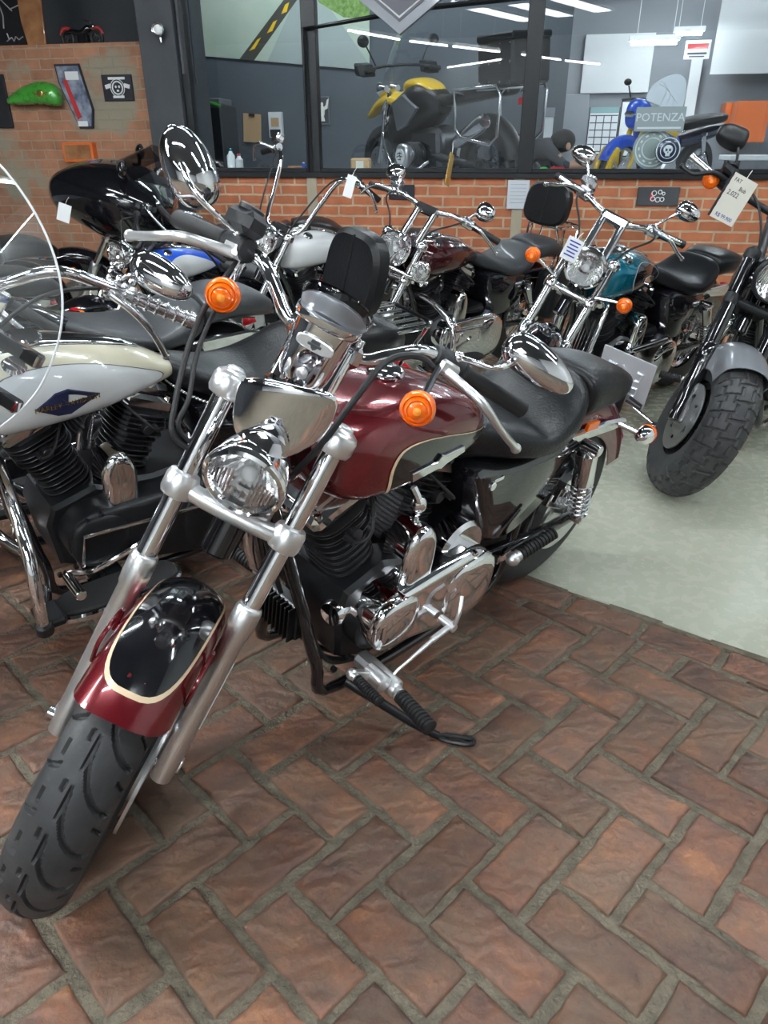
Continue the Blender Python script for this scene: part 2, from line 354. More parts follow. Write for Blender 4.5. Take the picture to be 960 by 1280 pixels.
def floor():
    e1 = V((.7071, -.7071, 0)); e2 = V((.7071, .7071, 0)); m = .1302; O = V((.271, 1.262, 0)) - (e1 + e2) * .010
    rnd = random.Random(3); quads = []
    for i in range(-40, 41):
        for j in range(-40, 41):
            t = (i - j) % 4
            if t == 0: w, h = 2, 1
            elif t == 3: w, h = 1, 2
            else: continue
            g = .0095
            c = O + e1 * (m * (i + w / 2)) + e2 * (m * (j + h / 2))
            if not (-4.2 < c.x < 2.6 and .1 < c.y < 6): continue
            if (c - LP).dot(LN) > .1: continue
            hx, hy = m * w / 2 - g, m * h / 2 - g
            a = rnd.uniform(-.012, .012); f1 = e1 * cos(a) + e2 * sin(a); f2 = e2 * cos(a) - e1 * sin(a)
            c = c + e1 * rnd.uniform(-.003, .003) + e2 * rnd.uniform(-.003, .003)
            q = [c - f1 * hx - f2 * hy, c + f1 * hx - f2 * hy, c + f1 * hx + f2 * hy, c - f1 * hx + f2 * hy]
            q = clip(q, LP - LN * .135, LN)
            if len(q) > 2: quads.append(q)
    for k in range(-24, 14):
        c = LP + LD * (k * .243 + .06) - LN * .066; w, h = .112, .053
        quads.append([c - LD * w - LN * h, c + LD * w - LN * h, c + LD * w + LN * h, c - LD * w + LN * h])
    mb = MB(); rv = []
    for q in quads:
        pts = []
        for i in range(len(q)):
            a, b = q[i], q[(i + 1) % len(q)]; L = (b - a).length; k = max(1, int(L / .028)); nn = nrm(b - a).cross(V((0, 0, 1))) if L > 1e-6 else V((0, 0, 0))
            for s_ in range(k): pts.append(a + (b - a) * (s_ / k) + nn * rnd.uniform(-.003, .002))
        c = sum(pts, V((0, 0, 0))) / len(pts); zt = rnd.uniform(-.0025, .0015); tx, ty = rnd.uniform(-.012, .012), rnd.uniform(-.012, .012)
        def ring(ins, z, jit=0.):
            o = []
            for p in pts:
                d = c - p; p2 = p + d * min(.6, ins / max(d.length, 1e-4)); dz = (p2 - c).x * tx + (p2 - c).y * ty
                o.append((p2.x, p2.y, z + (zt + dz if z > -.015 else 0) + rnd.uniform(-jit, jit)))
            return o
        f0 = len(mb.f); mb.rings([ring(0, -.02), ring(.0015, -.006, .001), ring(.006, -.0018, .0008), ring(.013, 0, .0006), ring(.03, .0003, .0005)], True, (False, True))
        rv += [rnd.random()] * (len(mb.f) - f0)
    f0 = len(mb.f)
    P = [LP - LD * 7 - LN * 0, LP + LD * 9, LP + LD * 9 - LN * 12, LP - LD * 7 - LN * 12]
    mb.add([(p.x, p.y, -.0085) for p in P], [(3, 2, 1, 0)], 1)
    rv += [.5] * (len(mb.f) - f0)
    o = struct('floor', mb, [fb_m, mo_m], ang=60)
    at = o.data.attributes.new('rnd', 'FLOAT', 'FACE'); at.data.foreach_set('value', rv)
    o['label'] = 'reddish brown clay brick floor laid in herringbone with wide cement joints'
    con = mat('polished_concrete', (.43, .445, .355), 0, .27, bump=(6, .03), var=((.42, .436, .346), .3), rv=.06, spec=.5)
    mb = MB(); P = [LP - LD * 7.5, LP + LD * 9.5, LP + LD * 9.5 + LN * 14, LP - LD * 7.5 + LN * 14]
    mb.prism([(p.x, p.y) for p in P], lambda x, y, t: (x, y, t), -.05, .0, .004)
    struct('floor_concrete', mb, con, smooth=False)['label'] = 'smooth greenish grey polished concrete floor'
    mb = MB()
    for k in range(60):
        a = LP + LD * (k * .16 - 4.5); w = rnd.uniform(.008, .02)
        mb.tube([a + LN * rnd.uniform(-.012, .0) + V((0, 0, -.010)), a + LD * .17 + LN * rnd.uniform(-.012, 0) + V((0, 0, -.010))], w, 8)
    struct('trim_1', mb, mo_m)['label'] = 'rough cement edging between the brick and the concrete'
floor()

# ------------------------------------------------------------------ building
SILL = 1.185
ws = [wall('wall_back', [(-1.6, 4.6, 0, .16, -.02, 1.15)], bw1), 
      wall('wall_left', [(-7.5, -1.95, .35, .55, -.02, 2.12)], bw2),
      wall('trim_2', [(-1.62, 4.6, -.03, .2, 1.15, SILL)], dk_frame),
      wall('column_left', [(-1.86, -1.57, -.04, .5, -.02, 3.7), (-2.02, -1.86, .3, .56, -.02, 3.7)], dk_wall),
      wall('column_middle', [(-.61, -.53, -.012, .0, -.02, 1.15), (.99, 1.07, -.012, .0, -.02, 1.15)], mat('cement_pillar', (.36, .32, .24), 0, .85, bump=(60, .3))),
      wall('wall_recess', [(-7.5, -1.99, 1.2, 1.3, 2.06, 3.8)], dk_wall),
      wall('trim_5', [(-7.5, -1.99, .36, 1.2, 2.06, 2.1)], dk_wall),
      wall('wall_display', [(-3.2, 1.36, 2.55, 2.7, .9, 3.8), (1.26, 1.36, 2.7, 5.6, .9, 3.8), (-3.2, -3.1, 1.25, 2.6, .9, 3.8), (-2.06, -1.98, .5, 1.2, .9, 3.8)], mat('display_wall_paint', (.085, .10, .115), 0, .6, bump=(30, .08))),
      wall('floor_display', [(-1.56, 7, .17, 7.2, .82, .9), (-3.2, -1.56, .57, 2.7, .82, .9)], grey_w),
      wall('wall_workshop', [(1.3, 8, 5.6, 5.75, .9, 3.9)], grey_w),
      wall('wall_right', [(6.2, 6.35, -12, 7, -.02, 3.9)], white_w),
      wall('wall_far_left', [(-7.6, -7.5, -15, 2, -.02, 3.9)], dk_wall),
      wall('wall_front', [(-7.6, 6.3, -15.2, -15, -.02, 3.9)], white_w),
      wall('ceiling', [(-7.6, 8, -15.2, 7.2, 3.8, 3.9)], ceil_m)]
def window(n, u0, u1, z1, tr=None, lab=None):
    mb = MB(); w = .06
    for (a, b, c, d_) in ((u0, u0 + w, SILL, z1), (u1 - w, u1, SILL, z1), (u0 + w, u1 - w, SILL, SILL + .03), (u0 + w, u1 - w, z1 - w, z1)):
        mb.box(((a + b) / 2, .05, (c + d_) / 2), (b - a, .08, d_ - c), bev=.004)
    if tr: mb.box(((u0 + u1) / 2, .05, tr), (u1 - u0 - 2 * w, .07, .04), bev=.004)
    f = wput(struct('window_%d' % n, mb, dk_frame, smooth=False)); f['label'] = lab
    g = MB(); g.add([(u0 + w, .05, SILL + .02), (u1 - w, .05, SILL + .02), (u1 - w, .05, z1 - w), (u0 + w, .05, z1 - w)], [(0, 1, 2, 3)])
    part('pane', g, glass, f, smooth=False)
window(1, -1.57, -.55, 3.75, None, 'black framed display window beside the dark column')
window(2, -.56, 1.07, 3.75, None, 'black framed middle display window')
window(3, 1.06, 4.4, 3.75, None, 'wide black framed display window above the orange brick wall')
# the thin leaf frame that stands in front of the middle window
mb = MB(); mb.tube([(-.575, -.005, SILL), (-.575, -.005, 2.12), (.3, -.005, 2.22), (1.0, -.005, 2.26)], .017, 4)
wput(struct('trim_3', mb, dk_frame, smooth=False))['label'] = 'thin black leaf frame on the middle display window'

# ------------------------------------------------------------------ lamps
def tube_lamp(a, b, z, label, group='fluorescent batten lamps', m=None, n=1):
    a = V((a[0], a[1], z)); b = V((b[0], b[1], z)); d = b - a; c = (a + b) / 2
    t = thing('fluorescent_lamp', label, 'lamp', c, (0, 0, atan2(d.y, d.x)), group); L = d.length
    h = MB(); h.prism([(-.05, 0), (.05, 0), (.03, .05), (-.03, .05)], lambda p, q, w: (w, p, q), -L / 2, L / 2, .004)
    for s in (-1, 1): h.cyl((s * L * .35, 0, .05), (s * L * .35, 0, 3.8 - z), .004, n=6)
    part('lamp_housing', h, whiteb, t, smooth=False)
    for s in ((0,) if n == 1 else (-.025, .025)):
        g = MB(); g.cyl((-L / 2 + .03, s, -.02), (L / 2 - .03, s, -.02), .018, n=10); part('tube', g, m or lamp_m, t)
# ------------------------------------------------------------------ motorcycle components
class Geo:
    def __init__(s, wb=1.63, R=.32, Rr=.32, rake=32, trail=.13, steer=20, w=.105):
        s.wb, s.R, s.Rr, s.k, s.st, s.w = wb, R, Rr, R_(rake), R_(steer), w
        s.O = V((wb + trail, 0, 0)); s.a = V((-sin(s.k), 0, cos(s.k))); s.p = V((cos(s.k), 0, sin(s.k)))
        v = V((wb, 0, R)) - s.O; s.off = v.dot(s.p); s.s0 = v.dot(s.a)
    def F(s, f, y, h): return s.O + s.p * f + s.a * h + V((0, y, 0))
    def S(s, q):
        v = V(q) - s.O; a = s.a; c, n = cos(s.st), sin(s.st)
        return s.O + v * c + a.cross(v) * n + a * (v.dot(a) * (1 - c))
    def FS(s, q): return s.S(s.F(*q))
def bike(name, label, x, y, head, lean, cat='motorcycle', group='motorcycles parked in the showroom', z=0):
    return thing(name, label, cat, (x, y, z), (-R_(lean), 0, R_(head)), group)

def tyre(mb, c, R, W, rim, tread=None, n=72, m=14):
    prof = []
    h = min(W * .46, R - rim); w = W / 2
    for i in range(m + 1):
        t = -1 + 2 * i / m; ph = t * R_(118)
        if abs(ph) <= pi / 2: yy, r = w * sin(ph), R - h + h * cos(ph) ** .9
        else:
            q = (abs(ph) - pi / 2) / R_(28); yy, r = copysign(w * (1 - .22 * q), ph), R - h - (R - h - rim) * q
        prof.append((yy, r, t))
    rs = []
    for k in range(n):
        th = 2 * pi * k / n; r_ = []
        for yy, r, t in prof:
            d = tread(k / n, t) if tread and abs(t) < .72 else 0
            rr = r - d * cos(t * R_(100)); y2 = yy - copysign(d * abs(sin(t * R_(100))), yy)
            r_.append((c[0] + rr * cos(th), c[1] + y2, c[2] + rr * sin(th)))
        rs.append(r_)
    mb.rings(rs, False, loop=True); return mb
def rim_prof(mb, c, rim, w, n=48):
    rs = []
    for k in range(n):
        th = 2 * pi * k / n
        rs.append([(c[0] + r * cos(th), c[1] + yy, c[2] + r * sin(th)) for yy, r in ((-w / 2, rim + .008), (-w / 2, rim - .006), (-w * .38, rim - .012), (-w * .3, rim - .024), (w * .3, rim - .024), (w * .38, rim - .012), (w / 2, rim - .006), (w / 2, rim + .008))])
    mb.rings(rs, False, loop=True); return mb
def wheel(parent, name, c, R, W, xf=None, style='cast', rim=None, rm=chrome, disc=1, tread=None, tn=72, tm=14, hubm=None, label=None):
    rim = rim or R - W * .88
    mb = MB(xf); rim_prof(mb, c, rim, W * .62); c = V(c)
    mb.lathe(c + V((0, -.075, 0)), (0, 1, 0), [(0, .02), (.005, .045), (.03, .045), (.045, .03), (.105, .03), (.12, .045), (.145, .045), (.15, .02)], 20)
    ns = {'cast': 9, 'five': 5}.get(style, 0)
    for k in range(ns):
        a = 2 * pi * k / ns; d = V((cos(a), 0, sin(a))); t = V((-sin(a), 0, cos(a)))
        for sg in ((0,) if style == 'cast' else (-.18, .18)):
            p0 = c + d * .03; p1 = c + d * (rim - .015) + t * (sg * rim * .6)
            mb.box((p0 + p1) / 2, ((p1 - p0).length, .03, .022), ax=(nrm(p1 - p0), V((0, 1, 0)), nrm(p1 - p0).cross(V((0, 1, 0)))), bev=.006)
    if style == 'wire':
        for k in range(40):
            a = 2 * pi * k / 40; s = (k % 2) * 2 - 1; b = a + (.5 if (k // 2) % 2 else -.5)
            mb.tube([c + V((.035 * cos(b), .045 * s, .035 * sin(b))), c + V(((rim - .015) * cos(a), .006 * s, (rim - .015) * sin(a)))], .0022, 4)
    w = part(name, mb, rm, parent, label)
    t = MB(xf); tyre(t, c, R, W, rim, tread, tn, tm); to = part('tyre', t, rubber, w)
    for s in ((disc,) if disc in (1, -1) else (1, -1) if disc == 2 else ()):
        d = MB(xf); n = 120; rr = (.085, .1, .113, .128, .146)
        for yy, fl in ((s * .078, 0), (s * .084, 1)):
            vs = [(c[0] + r * cos(2 * pi * k / n), c[1] + yy, c[2] + r * sin(2 * pi * k / n)) for k in range(n) for r in rr]; fs = []
            for k in range(n):
                for j in range(4):
                    if (j == 2 and k % 10 in (1, 2)) or (j == 1 and k % 10 in (6, 7)) or (j == 0 and k % 20 > 11): continue
                    k2 = (k + 1) % n; fs.append((k * 5 + j, k * 5 + j + 1, k2 * 5 + j + 1, k2 * 5 + j))
            d.add(vs, fs)
        vs = [(c[0] + .146 * cos(2 * pi * k / n), c[1] + s * q, c[2] + .146 * sin(2 * pi * k / n)) for k in range(n) for q in (.078, .084)]
        d.add(vs, [(2 * k, 2 * k + 1, 2 * ((k + 1) % n) + 1, 2 * ((k + 1) % n)) for k in range(n)])
        d.lathe(c + V((0, s * .07, 0)), (0, s, 0), [(0, .086), (.012, .086), (.014, .05)], 24)
        part('brake_disc', d, alu, w)
    return w
def fork(parent, g, sst, slt, stt, sm=alu, tm=chrome, cm=silver, r=.0235, rt=.0195, caps=True, caliper=1):
    for s in (-1, 1):
        L = lambda h: g.F(g.off, s * g.w, h)
        mb = MB(g.S); h0 = g.s0 - .035
        mb.lathe(L(h0), g.a, [(0, r * .6), (.006, r * .95), (.05, r * 1.05), (.09, r), (sst - h0 - .075, r), (sst - h0 - .068, r * 1.12), (sst - h0 - .045, r * 1.2), (sst - h0 - .012, r * 1.2), (sst - h0 - .004, r * 1.1), (sst - h0, rt)], 24)
        mb.cyl(g.F(g.off - .02, s * (g.w + .0), g.s0), g.F(g.off - .02, s * (g.w + .028), g.s0), .017, n=14)
        mb.box(g.F(g.off - .022, s * (g.w - .012), g.s0 + .20), (.018, .014, .09), ax=(g.p, V((0, 1, 0)), g.a))
        o = part('fork_leg', mb, sm, parent)
        t = MB(g.S); t.cyl(L(sst - .02), L(stt - .005), rt, n=24, bev=.001); part('fork_tube', t, tm, o)
    a = MB(g.S)
    for s in (-1, 1):
        a.lathe(g.F(g.off, s * g.w, slt - .028), g.a, [(0, rt), (.004, .029), (.012, .032), (.04, .032), (.05, .028), (.054, rt)], 24)
    a.tube([g.F(g.off, -g.w, slt), g.F(g.off + .006, -g.w * .5, slt - .006), g.F(g.off + .006, g.w * .5, slt - .006), g.F(g.off, g.w, slt)], .018, 12, sm=4)
    a.box(g.F(g.off * .4, 0, slt), (.10, .13, .03), ax=(g.p, V((0, 1, 0)), g.a))
    a.cyl(g.F(0, 0, slt - .02), g.F(0, 0, stt), .026)
    part('lower_triple_clamp', a, cm, parent)
    a = MB(g.S)
    for s in (-1, 1):
        a.lathe(g.F(g.off, s * g.w, stt - .032), g.a, [(0, rt), (.003, .029), (.012, .0335), (.036, .0335), (.044, .030), (.05, .022), (.052, .018), (.056, .017), (.060, .010)], 24)
        a.box(g.F(g.off * .4, s * g.w * .55, stt - .008), (.075, .10, .028), ax=(g.p, V((0, 1, 0)), g.a))
    part('upper_triple_clamp', a, cm, parent)
    a = MB(g.S); c = g.F(g.off - .055, caliper * (g.w - .012), g.s0 + .115)
    a.box(c, (.05, .05, .11), ax=(g.p, V((0, 1, 0)), g.a), bev=.01)
    for q in (-.03, .03): a.cyl(c + g.a * q + V((0, .02 * caliper, 0)), c + g.a * q + V((0, .034 * caliper, 0)), .018, n=14)
    part('brake_caliper', a, cm, parent)
    a = MB(g.S); a.cyl(g.F(g.off, -g.w - .035, g.s0), g.F(g.off, g.w + .02, g.s0), .011); part('front_axle', a, chrome_s, parent)
def headlight(parent, g, f, h, r=.078, shell=chrome, bez=chrome, y=0, name='headlight', ang=0, cup=.10, st=True):
    xf = g.S if st else None
    d = V((cos(R_(ang)), 0, sin(R_(ang)))); c = g.F(f, y, h); mb = MB(xf)
    mb.lathe(c - d * cup, d, [(0, r * .1), (cup * .06, r * .42), (cup * .3, r * .78), (cup * .65, r * .95), (cup * .9, r), (cup, r * .98)], 32, (True, False))
    o = part(name, mb, shell, parent)
    b = MB(xf); b.lathe(c - d * .004, d, [(0, r * .99), (0, r * 1.05), (.006, r * 1.07), (.014, r * 1.04), (.018, r * .96), (.014, r * .90), (.004, r * .90)], 40, (False, False)); part('bezel', b, bez, o)
    q = MB(xf); q.lathe(c - d * (cup * .62), d, [(0, r * .16), (cup * .12, r * .42), (cup * .35, r * .7), (cup * .62, r * .92)], 28, (True, False)); part('reflector', q, refl_m, o, ang=6)
    u = MB(xf); x, yy, dd = basis(d)
    u.ell(c - d * cup * .25 - V((0, 0, r * .1)), (r * .2, r * .2, r * .2)); part('bulb', u, whiteb, o)
    e = MB(xf); e.lathe(c - d * .002, d, [(.012, r * .91), (.016, r * .75), (.020, r * .45), (.022, .0001)], 36, (False, False))
    part('lens', e, lens, o)
    fl = MB(xf)
    for k in (-1, 1):
        for j in range(6):
            p = c + V((0, 1, 0)).cross(d) * 0 + V((0, k * r * (.32 + .09 * j), 0)); hh = r * (.62 - .075 * j)
            fl.tube([p - V((0, 0, hh)) + d * .004, p + V((0, 0, hh * .4)) + d * .006], .0022, 5)
    part('lens_flutes', fl, refl_m, o)
    return o
def signal(parent, pos, d, r=.029, xf=None, stalk=None, m=chrome, name='turn_signal'):
    d = nrm(d); pos = V(pos); mb = MB(xf)
    mb.lathe(pos - d * .058, d, [(0, .004), (.004, r * .4), (.016, r * .75), (.035, r * .98), (.05, r * 1.04)], 24, (True, True))
    if stalk is not None: mb.tube([V(stalk), (V(stalk) + pos - d * .03) / 2, pos - d * .03], .0075, 8)
    o = part(name, mb, m, parent)
    l = MB(xf); pr = [(-.012, r * 1.06), (0, r * 1.06), (.004, r * .98), (.009, r * .93), (.011, r * .86), (.008, r * .80), (.014, r * .7), (.0165, r * .62), (.014, r * .56), (.0195, r * .4), (.022, .0001)]
    l.lathe(pos, d, pr, 32, (True, False)); part('lens', l, amber, o)
    l = MB(xf); l.lathe(pos, d, [(.016, r * .40), (.0185, r * .36), (.0215, r * .18), (.022, .0001)], 24, (True, False)); part('bulb_lens', l, amber_i, o, 'paler amber centre')
    return o
def bars(parent, g, path, grip, r=.0127, m=chrome, gm=rub_blk, ctrl=plast, lev=silver, lever=None, gr=.018, rings=False, reservoir=True, gripR=None):
    """path / grip: fork coordinates of the left half; the right half mirrors it."""
    right = [(f, -y, h) for f, y, h in path]
    if gripR: right = right[:-2] + [tuple((A_ + B_) / 2 for A_, B_ in zip(*gripR)), tuple(B_ * .98 + A_ * .02 for A_, B_ in zip(*gripR))]
    full = [g.F(*q) for q in reversed(right)] + [g.F(*q) for q in path]
    mb = MB(g.S); mb.tube(full, r, 14, sm=5); part('handlebar', mb, m, parent)
    for s in (-1, 1):
        a, b = [g.F(*q) for q in gripR] if gripR and s < 0 else [g.F(q[0], s * q[1], q[2]) for q in grip]; d = nrm(b - a)
        mb = MB(g.S)
        if rings:
            L = (b - a).length; n = 6
            mb.cyl(a, b, gr * .9)
            for k in range(n): mb.cyl(a + d * (L * (k + .15) / n), a + d * (L * (k + .5) / n), gr * 1.12, bev=.003)
            mb.lathe(b, d, [(-.008, gr * 1.15), (.006, gr * 1.15), (.014, gr * .8), (.016, .002)], 18)
        else:
            L = (b - a).length
            mb.lathe(a, d, [(0, gr), (.004, gr * 1.25), (.008, gr * 1.25), (.012, gr), (L - .01, gr), (L - .004, gr * 1.06), (L, gr * .8)], 20)
        part('grip', mb, gm, parent)
        up_ = g.a; fwd = g.p; c = a - d * .032; mb = MB(g.S)
        mb.box(c, (.075, .036, .052), ax=(d, d.cross(up_), up_), bev=.01)
        mb.cyl(c - d * .042, c + d * .03, .024, n=16)
        if reservoir and s < 0:
            mb.box(c + up_ * .045 + fwd * .02, (.085, .055, .045), ax=(d, nrm(d.cross(up_)), up_), bev=.012)
            mb.lathe(c + up_ * .066 + fwd * .02, up_, [(0, .026), (.008, .026), (.011, .022), (.0115, .012), (.008, .011)], 20)
        for q in (-.014, .012): mb.box(c - fwd * .022 + d * q + up_ * .006, (.014, .008, .012), ax=(d, d.cross(up_), up_))
        part('switch_housing', mb, ctrl, parent)
        if lever:
            mb = MB(g.S); pts = [g.F(q[0], s * q[1], q[2]) for q in lever]
            mb.tube(pts, [.011] + [.0105] * (len(pts) - 3) + [.009, .0095], 10, sm=4, flat=1.)
            mb.ell(pts[-1], (.0125, .0125, .0125), n=12, m=8)
            mb.box((pts[0] * .6 + c * .4), (.05, .03, .03), ax=(d, d.cross(up_), up_), bev=.006)
            part('clutch_lever' if s > 0 else 'brake_lever', mb, lev, parent)
def mirror(parent, g, base, c, ry=.078, rh=.047, m=chrome, s=1, stem=chrome, tap=-.35, mid=None, tilt=0., joint=-.55, e=2.3, dep=.040):
    b = g.F(*base); q = g.F(*c); ct, st_ = cos(R_(tilt)), sin(R_(tilt)); y = V((0, s, 0))
    dy = y * ct + g.a * st_; dz = g.a * ct - y * st_; mb = MB(g.S)
    mb.ell(q + g.p * (dep - .036) * .5, (ry, rh, dep), (dy, dz, g.p), n=32, m=22, e=e, taper=tap)
    o = part('mirror', mb, m, parent)
    st = MB(g.S); en = q + dy * ry * joint - dz * rh * .5 + g.p * .016
    if joint > -.3: en = q + dy * ry * .86 + g.p * .02
    st.tube([b, g.F(*mid) if mid else (b * .45 + en * .55) + g.p * .015, en], [.0065, .0058, .0085], 12, sm=5); st.ell(b, (.012, .012, .012), n=12, m=8); st.ell(en, (.014, .014, .014), n=14, m=8)
    part('stem', st, stem, o)
    bd = MB(g.S); x0 = q - dy * ry * .62; R0 = rh * .80
    bd.tube([x0 + dz * (R0 * .97 * cos(t)) + g.p * (dep * .80 * sin(t)) for t in [2 * pi * i / 28 for i in range(28)]], .005, 8, True); part('end_band', bd, m, o)
    k = MB(g.S); k.ell(q - g.p * (dep * .5), (ry * .88, rh * .84, dep * .52), (dy, dz, g.p), n=24, m=14, taper=tap); part('mirror_glass', k, mirror_m, o)
    return o
def fender(parent, name, c, R, W, a0, a1, m, xf=None, skirt=.03, tip=(.16, 0), n=30, k=16, drop=0., panel=None, pm=None):
    """a0..a1: angles from the forward horizontal, in degrees."""
    def P(th, q, dr=0.):
        ph = q * R_(84); h = W * .42
        y = W / 2 * sin(ph); r = R - h + h * cos(ph)
        if abs(q) > 1: r -= (abs(q) - 1) * skirt / .25; y = copysign(W / 2, q)
        r += dr; y += dr * sin(ph)
        return (c[0] + r * cos(th), c[1] + y, c[2] + r * sin(th))
    mb = MB(xf); rs = []
    for dr in (0., -.003):
        for i in range(n + 1):
            row = []
            for j in range(k + 1):
                q = -1.25 + 2.5 * j / k; e0 = R_(a0) + tip[0] * abs(q / 1.25) ** 3; e1 = R_(a1) - tip[1] * abs(q / 1.25) ** 3
                row.append(P(e0 + (e1 - e0) * i / n, q, dr))
            rs.append(row)
    nn = k + 1; N = (n + 1) * nn; fs = []
    for i in range(n):
        for j in range(k):
            a = i * nn + j; fs.append((a, a + 1, a + nn + 1, a + nn)); fs.append((a + N, a + N + nn, a + N + nn + 1, a + N + 1))
    for i in range(n):
        for j in (0, k):
            a = i * nn + j; f = (a, a + nn, a + nn + N, a + N); fs.append(f if j == 0 else f[::-1])
    for j in range(k):
        for i in (0, n):
            a = i * nn + j; f = (a, a + 1, a + 1 + N, a + N); fs.append(f[::-1] if i == 0 else f)
    mb.add([p for r in rs for p in r], fs)
    o = part(name, mb, m, parent)
    if panel:
        b0, b1, qw, pr = panel      # angles, half width in q, roundness
        def outline(ins):
            pts = []; M_ = 44
            for i in range(M_):
                t = 2 * pi * i / M_; cx = copysign(abs(cos(t)) ** (2 / pr), cos(t)); cy = copysign(abs(sin(t)) ** (2 / pr), sin(t))
                pts.append(((b0 + b1) / 2 + cx * (b1 - b0) / 2 * (1 - ins * .5), cy * qw * (1 - ins)))
            return pts
        out = outline(0.); inn = outline(.085)
        pb = MB(xf); rs = []
        for f in (0.0001, .25, .5, .75, 1.):
            rs.append([P(R_((b0 + b1) / 2 + (a - (b0 + b1) / 2) * f), q * f, .0012) for a, q in inn])
        pb.rings(rs, True, (True, False)); part('black_panel', pb, blk, o, 'black inset panel')
        sb = MB(xf); sb.rings([[P(R_(a), q, .0016) for a, q in out], [P(R_(a), q, .0020) for a, q in inn]], True, (False, False)); part('pinstripe', sb, cream, o, 'cream pinstripe')
    return o
def fins(mb, base, ax, fw_, l0, l1, n, hx, hy, th=.0035, sp=3.2):
    """rounded square cooling plates stacked along ax."""
    ax, fw_ = nrm(ax), nrm(fw_); base = V(base); yv = V((0, 1, 0))
    for k in range(n):
        h = l0 + (l1 - l0) * k / (n - 1); kk = 1 - .05 * (k % 2)
        ring = [(hx * kk * copysign(abs(cos(t)) ** (2 / sp), cos(t)), hy * kk * copysign(abs(sin(t)) ** (2 / sp), sin(t))) for t in [2 * pi * i / 28 for i in range(28)]]
        mb.prism(ring, lambda p, q, t: base + ax * (h + t) + fw_ * p + yv * q, -th / 2, th / 2, .001)
def vtwin(parent, cx=.82, cz=.34, k=1., side=1, cylm=fin_m, rock=chrome, prim=None, prim_m=chrome, horn=chrome, case=blk_s, yk=1., air=True, detail=True, pk='sport'):
    c = V((cx, 0, cz)); yv = V((0, 1, 0))
    # crankcase
    mb = MB(); Y = .105 * yk
    mb.prism([(cx + .17 * k, cz + .07), (cx + .15 * k, cz + .13), (cx + .02, cz + .17), (cx - .14 * k, cz + .15), (cx - .30 * k, cz + .17), (cx - .38 * k, cz + .06), (cx - .36 * k, cz - .1), (cx - .2 * k, cz - .14), (cx + .05, cz - .14), (cx + .15 * k, cz - .08)], lambda x, z, t: (x, t, z), -Y, Y, .012)
    mb.lathe(c + V((.06, -Y - .05, .03)), yv, [(0, .06), (.01, .085), (2 * Y + .09, .085), (2 * Y + .1, .07)], 24)
    for q in range(6): mb.cyl((cx + .16 * k - .05 * q, Y - .004, cz - .11 + .01 * (q % 2)), (cx + .16 * k - .05 * q, Y + .008, cz - .11 + .01 * (q % 2)), .008, n=8)
    part('crankcase', mb, case, parent)
    for s in (1, -1):
        ax = V((s * sin(R_(22.5)), 0, cos(R_(22.5)))); fw_ = V((cos(R_(22.5)), 0, -s * sin(R_(22.5))))
        base = c + V((s * .018, 0, 0)); mb = MB()
        mb.box(base + ax * .20 * k, (.10 * k, .11 * yk, .24 * k), ax=(fw_, yv, ax), bev=.02)
        fins(mb, base, ax, fw_, .135 * k, .265 * k, 12 if detail else 9, .068 * k, .075 * yk)
        cy = part('cylinder', mb, cylm, parent)
        hb = MB(); hb.box(base + ax * .315 * k, (.115 * k, .12 * yk, .085 * k), ax=(fw_, yv, ax), bev=.015)
        fins(hb, base, ax, fw_, .285 * k, .345 * k, 5, .080 * k, .082 * yk)
        hb.cyl(base + ax * .31 * k + yv * .06, base + ax * .31 * k + yv * .10 * yk, .016, n=12)
        part('cylinder_head', hb, cylm, cy)
        rb = MB(); rb.box(base + ax * .375 * k, (.15 * k, .13 * yk, .045 * k), ax=(fw_, yv, ax), bev=.012)
        rb.box(base + ax * .41 * k, (.12 * k, .10 * yk, .04 * k), ax=(fw_, yv, ax), bev=.014)
        for q in (-1, 1):
            for w in (-1, 1): rb.cyl(base + ax * .39 * k + fw_ * (.055 * k * q) + yv * (.055 * w), base + ax * .405 * k + fw_ * (.055 * k * q) + yv * (.055 * w), .009, n=8)
        part('rocker_cover', rb, rock, cy)
        sp = MB(); p0 = base + ax * .32 * k + yv * .085 * yk + fw_ * (.02 * s)
        sp.tube([p0, p0 + yv * .03, p0 + yv * .045 + V((-.03 * s, 0, .03)), p0 + V((-.09 * s, -.03, .10))], .0042, 8, sm=4); sp.cyl(p0, p0 + yv * .03, .009, n=10); part('spark_plug_lead', sp, rub_blk, cy)
        if air:                                     # pushrod tubes and the exhaust side
            pr = MB()
            for w in (-.03, .03): pr.cyl(base + ax * .10 + fw_ * w - yv * .085 * yk, base + ax * .37 * k + fw_ * w * 1.2 - yv * .08 * yk, .010, n=10)
            part('pushrod_tube', pr, chrome, cy)
    if horn:
        hx, hz = cx - .02 * k, cz + .185 * k; mb = MB()
        pts = [(hx + .050, hz - .07), (hx + .052, hz + .02), (hx + .042, hz + .065), (hx + .018, hz + .095), (hx - .018, hz + .095), (hx - .042, hz + .065), (hx - .052, hz + .02), (hx - .050, hz - .07), (hx - .03, hz - .085), (hx + .03, hz - .085)]
        mb.pad([q[:2] for q in crom(pts, 3, True)], lambda x, z, t: (x, t, z), .09 * yk, .176 * yk, .026, 6)
        mb.box((hx, .085 * yk, hz), (.05, .08, .05)); part('horn_cover', mb, horn, parent)
    # primary
    if pk == 'sport': f_, rr_ = ((cx + .055, cz + .055, .082), (cx - .20, cz + .03, .118))
    else: f_, rr_ = ((cx + .06, cz + .04, .095), (cx - .30, cz + .0, .14))
    y0, y1 = .085 * yk, .205 * yk; mb = MB(); pts = []
    dx, dz = f_[0] - rr_[0], f_[1] - rr_[1]; a = atan2(dz, dx); bb = acos((rr_[2] - f_[2]) / hypot(dx, dz))
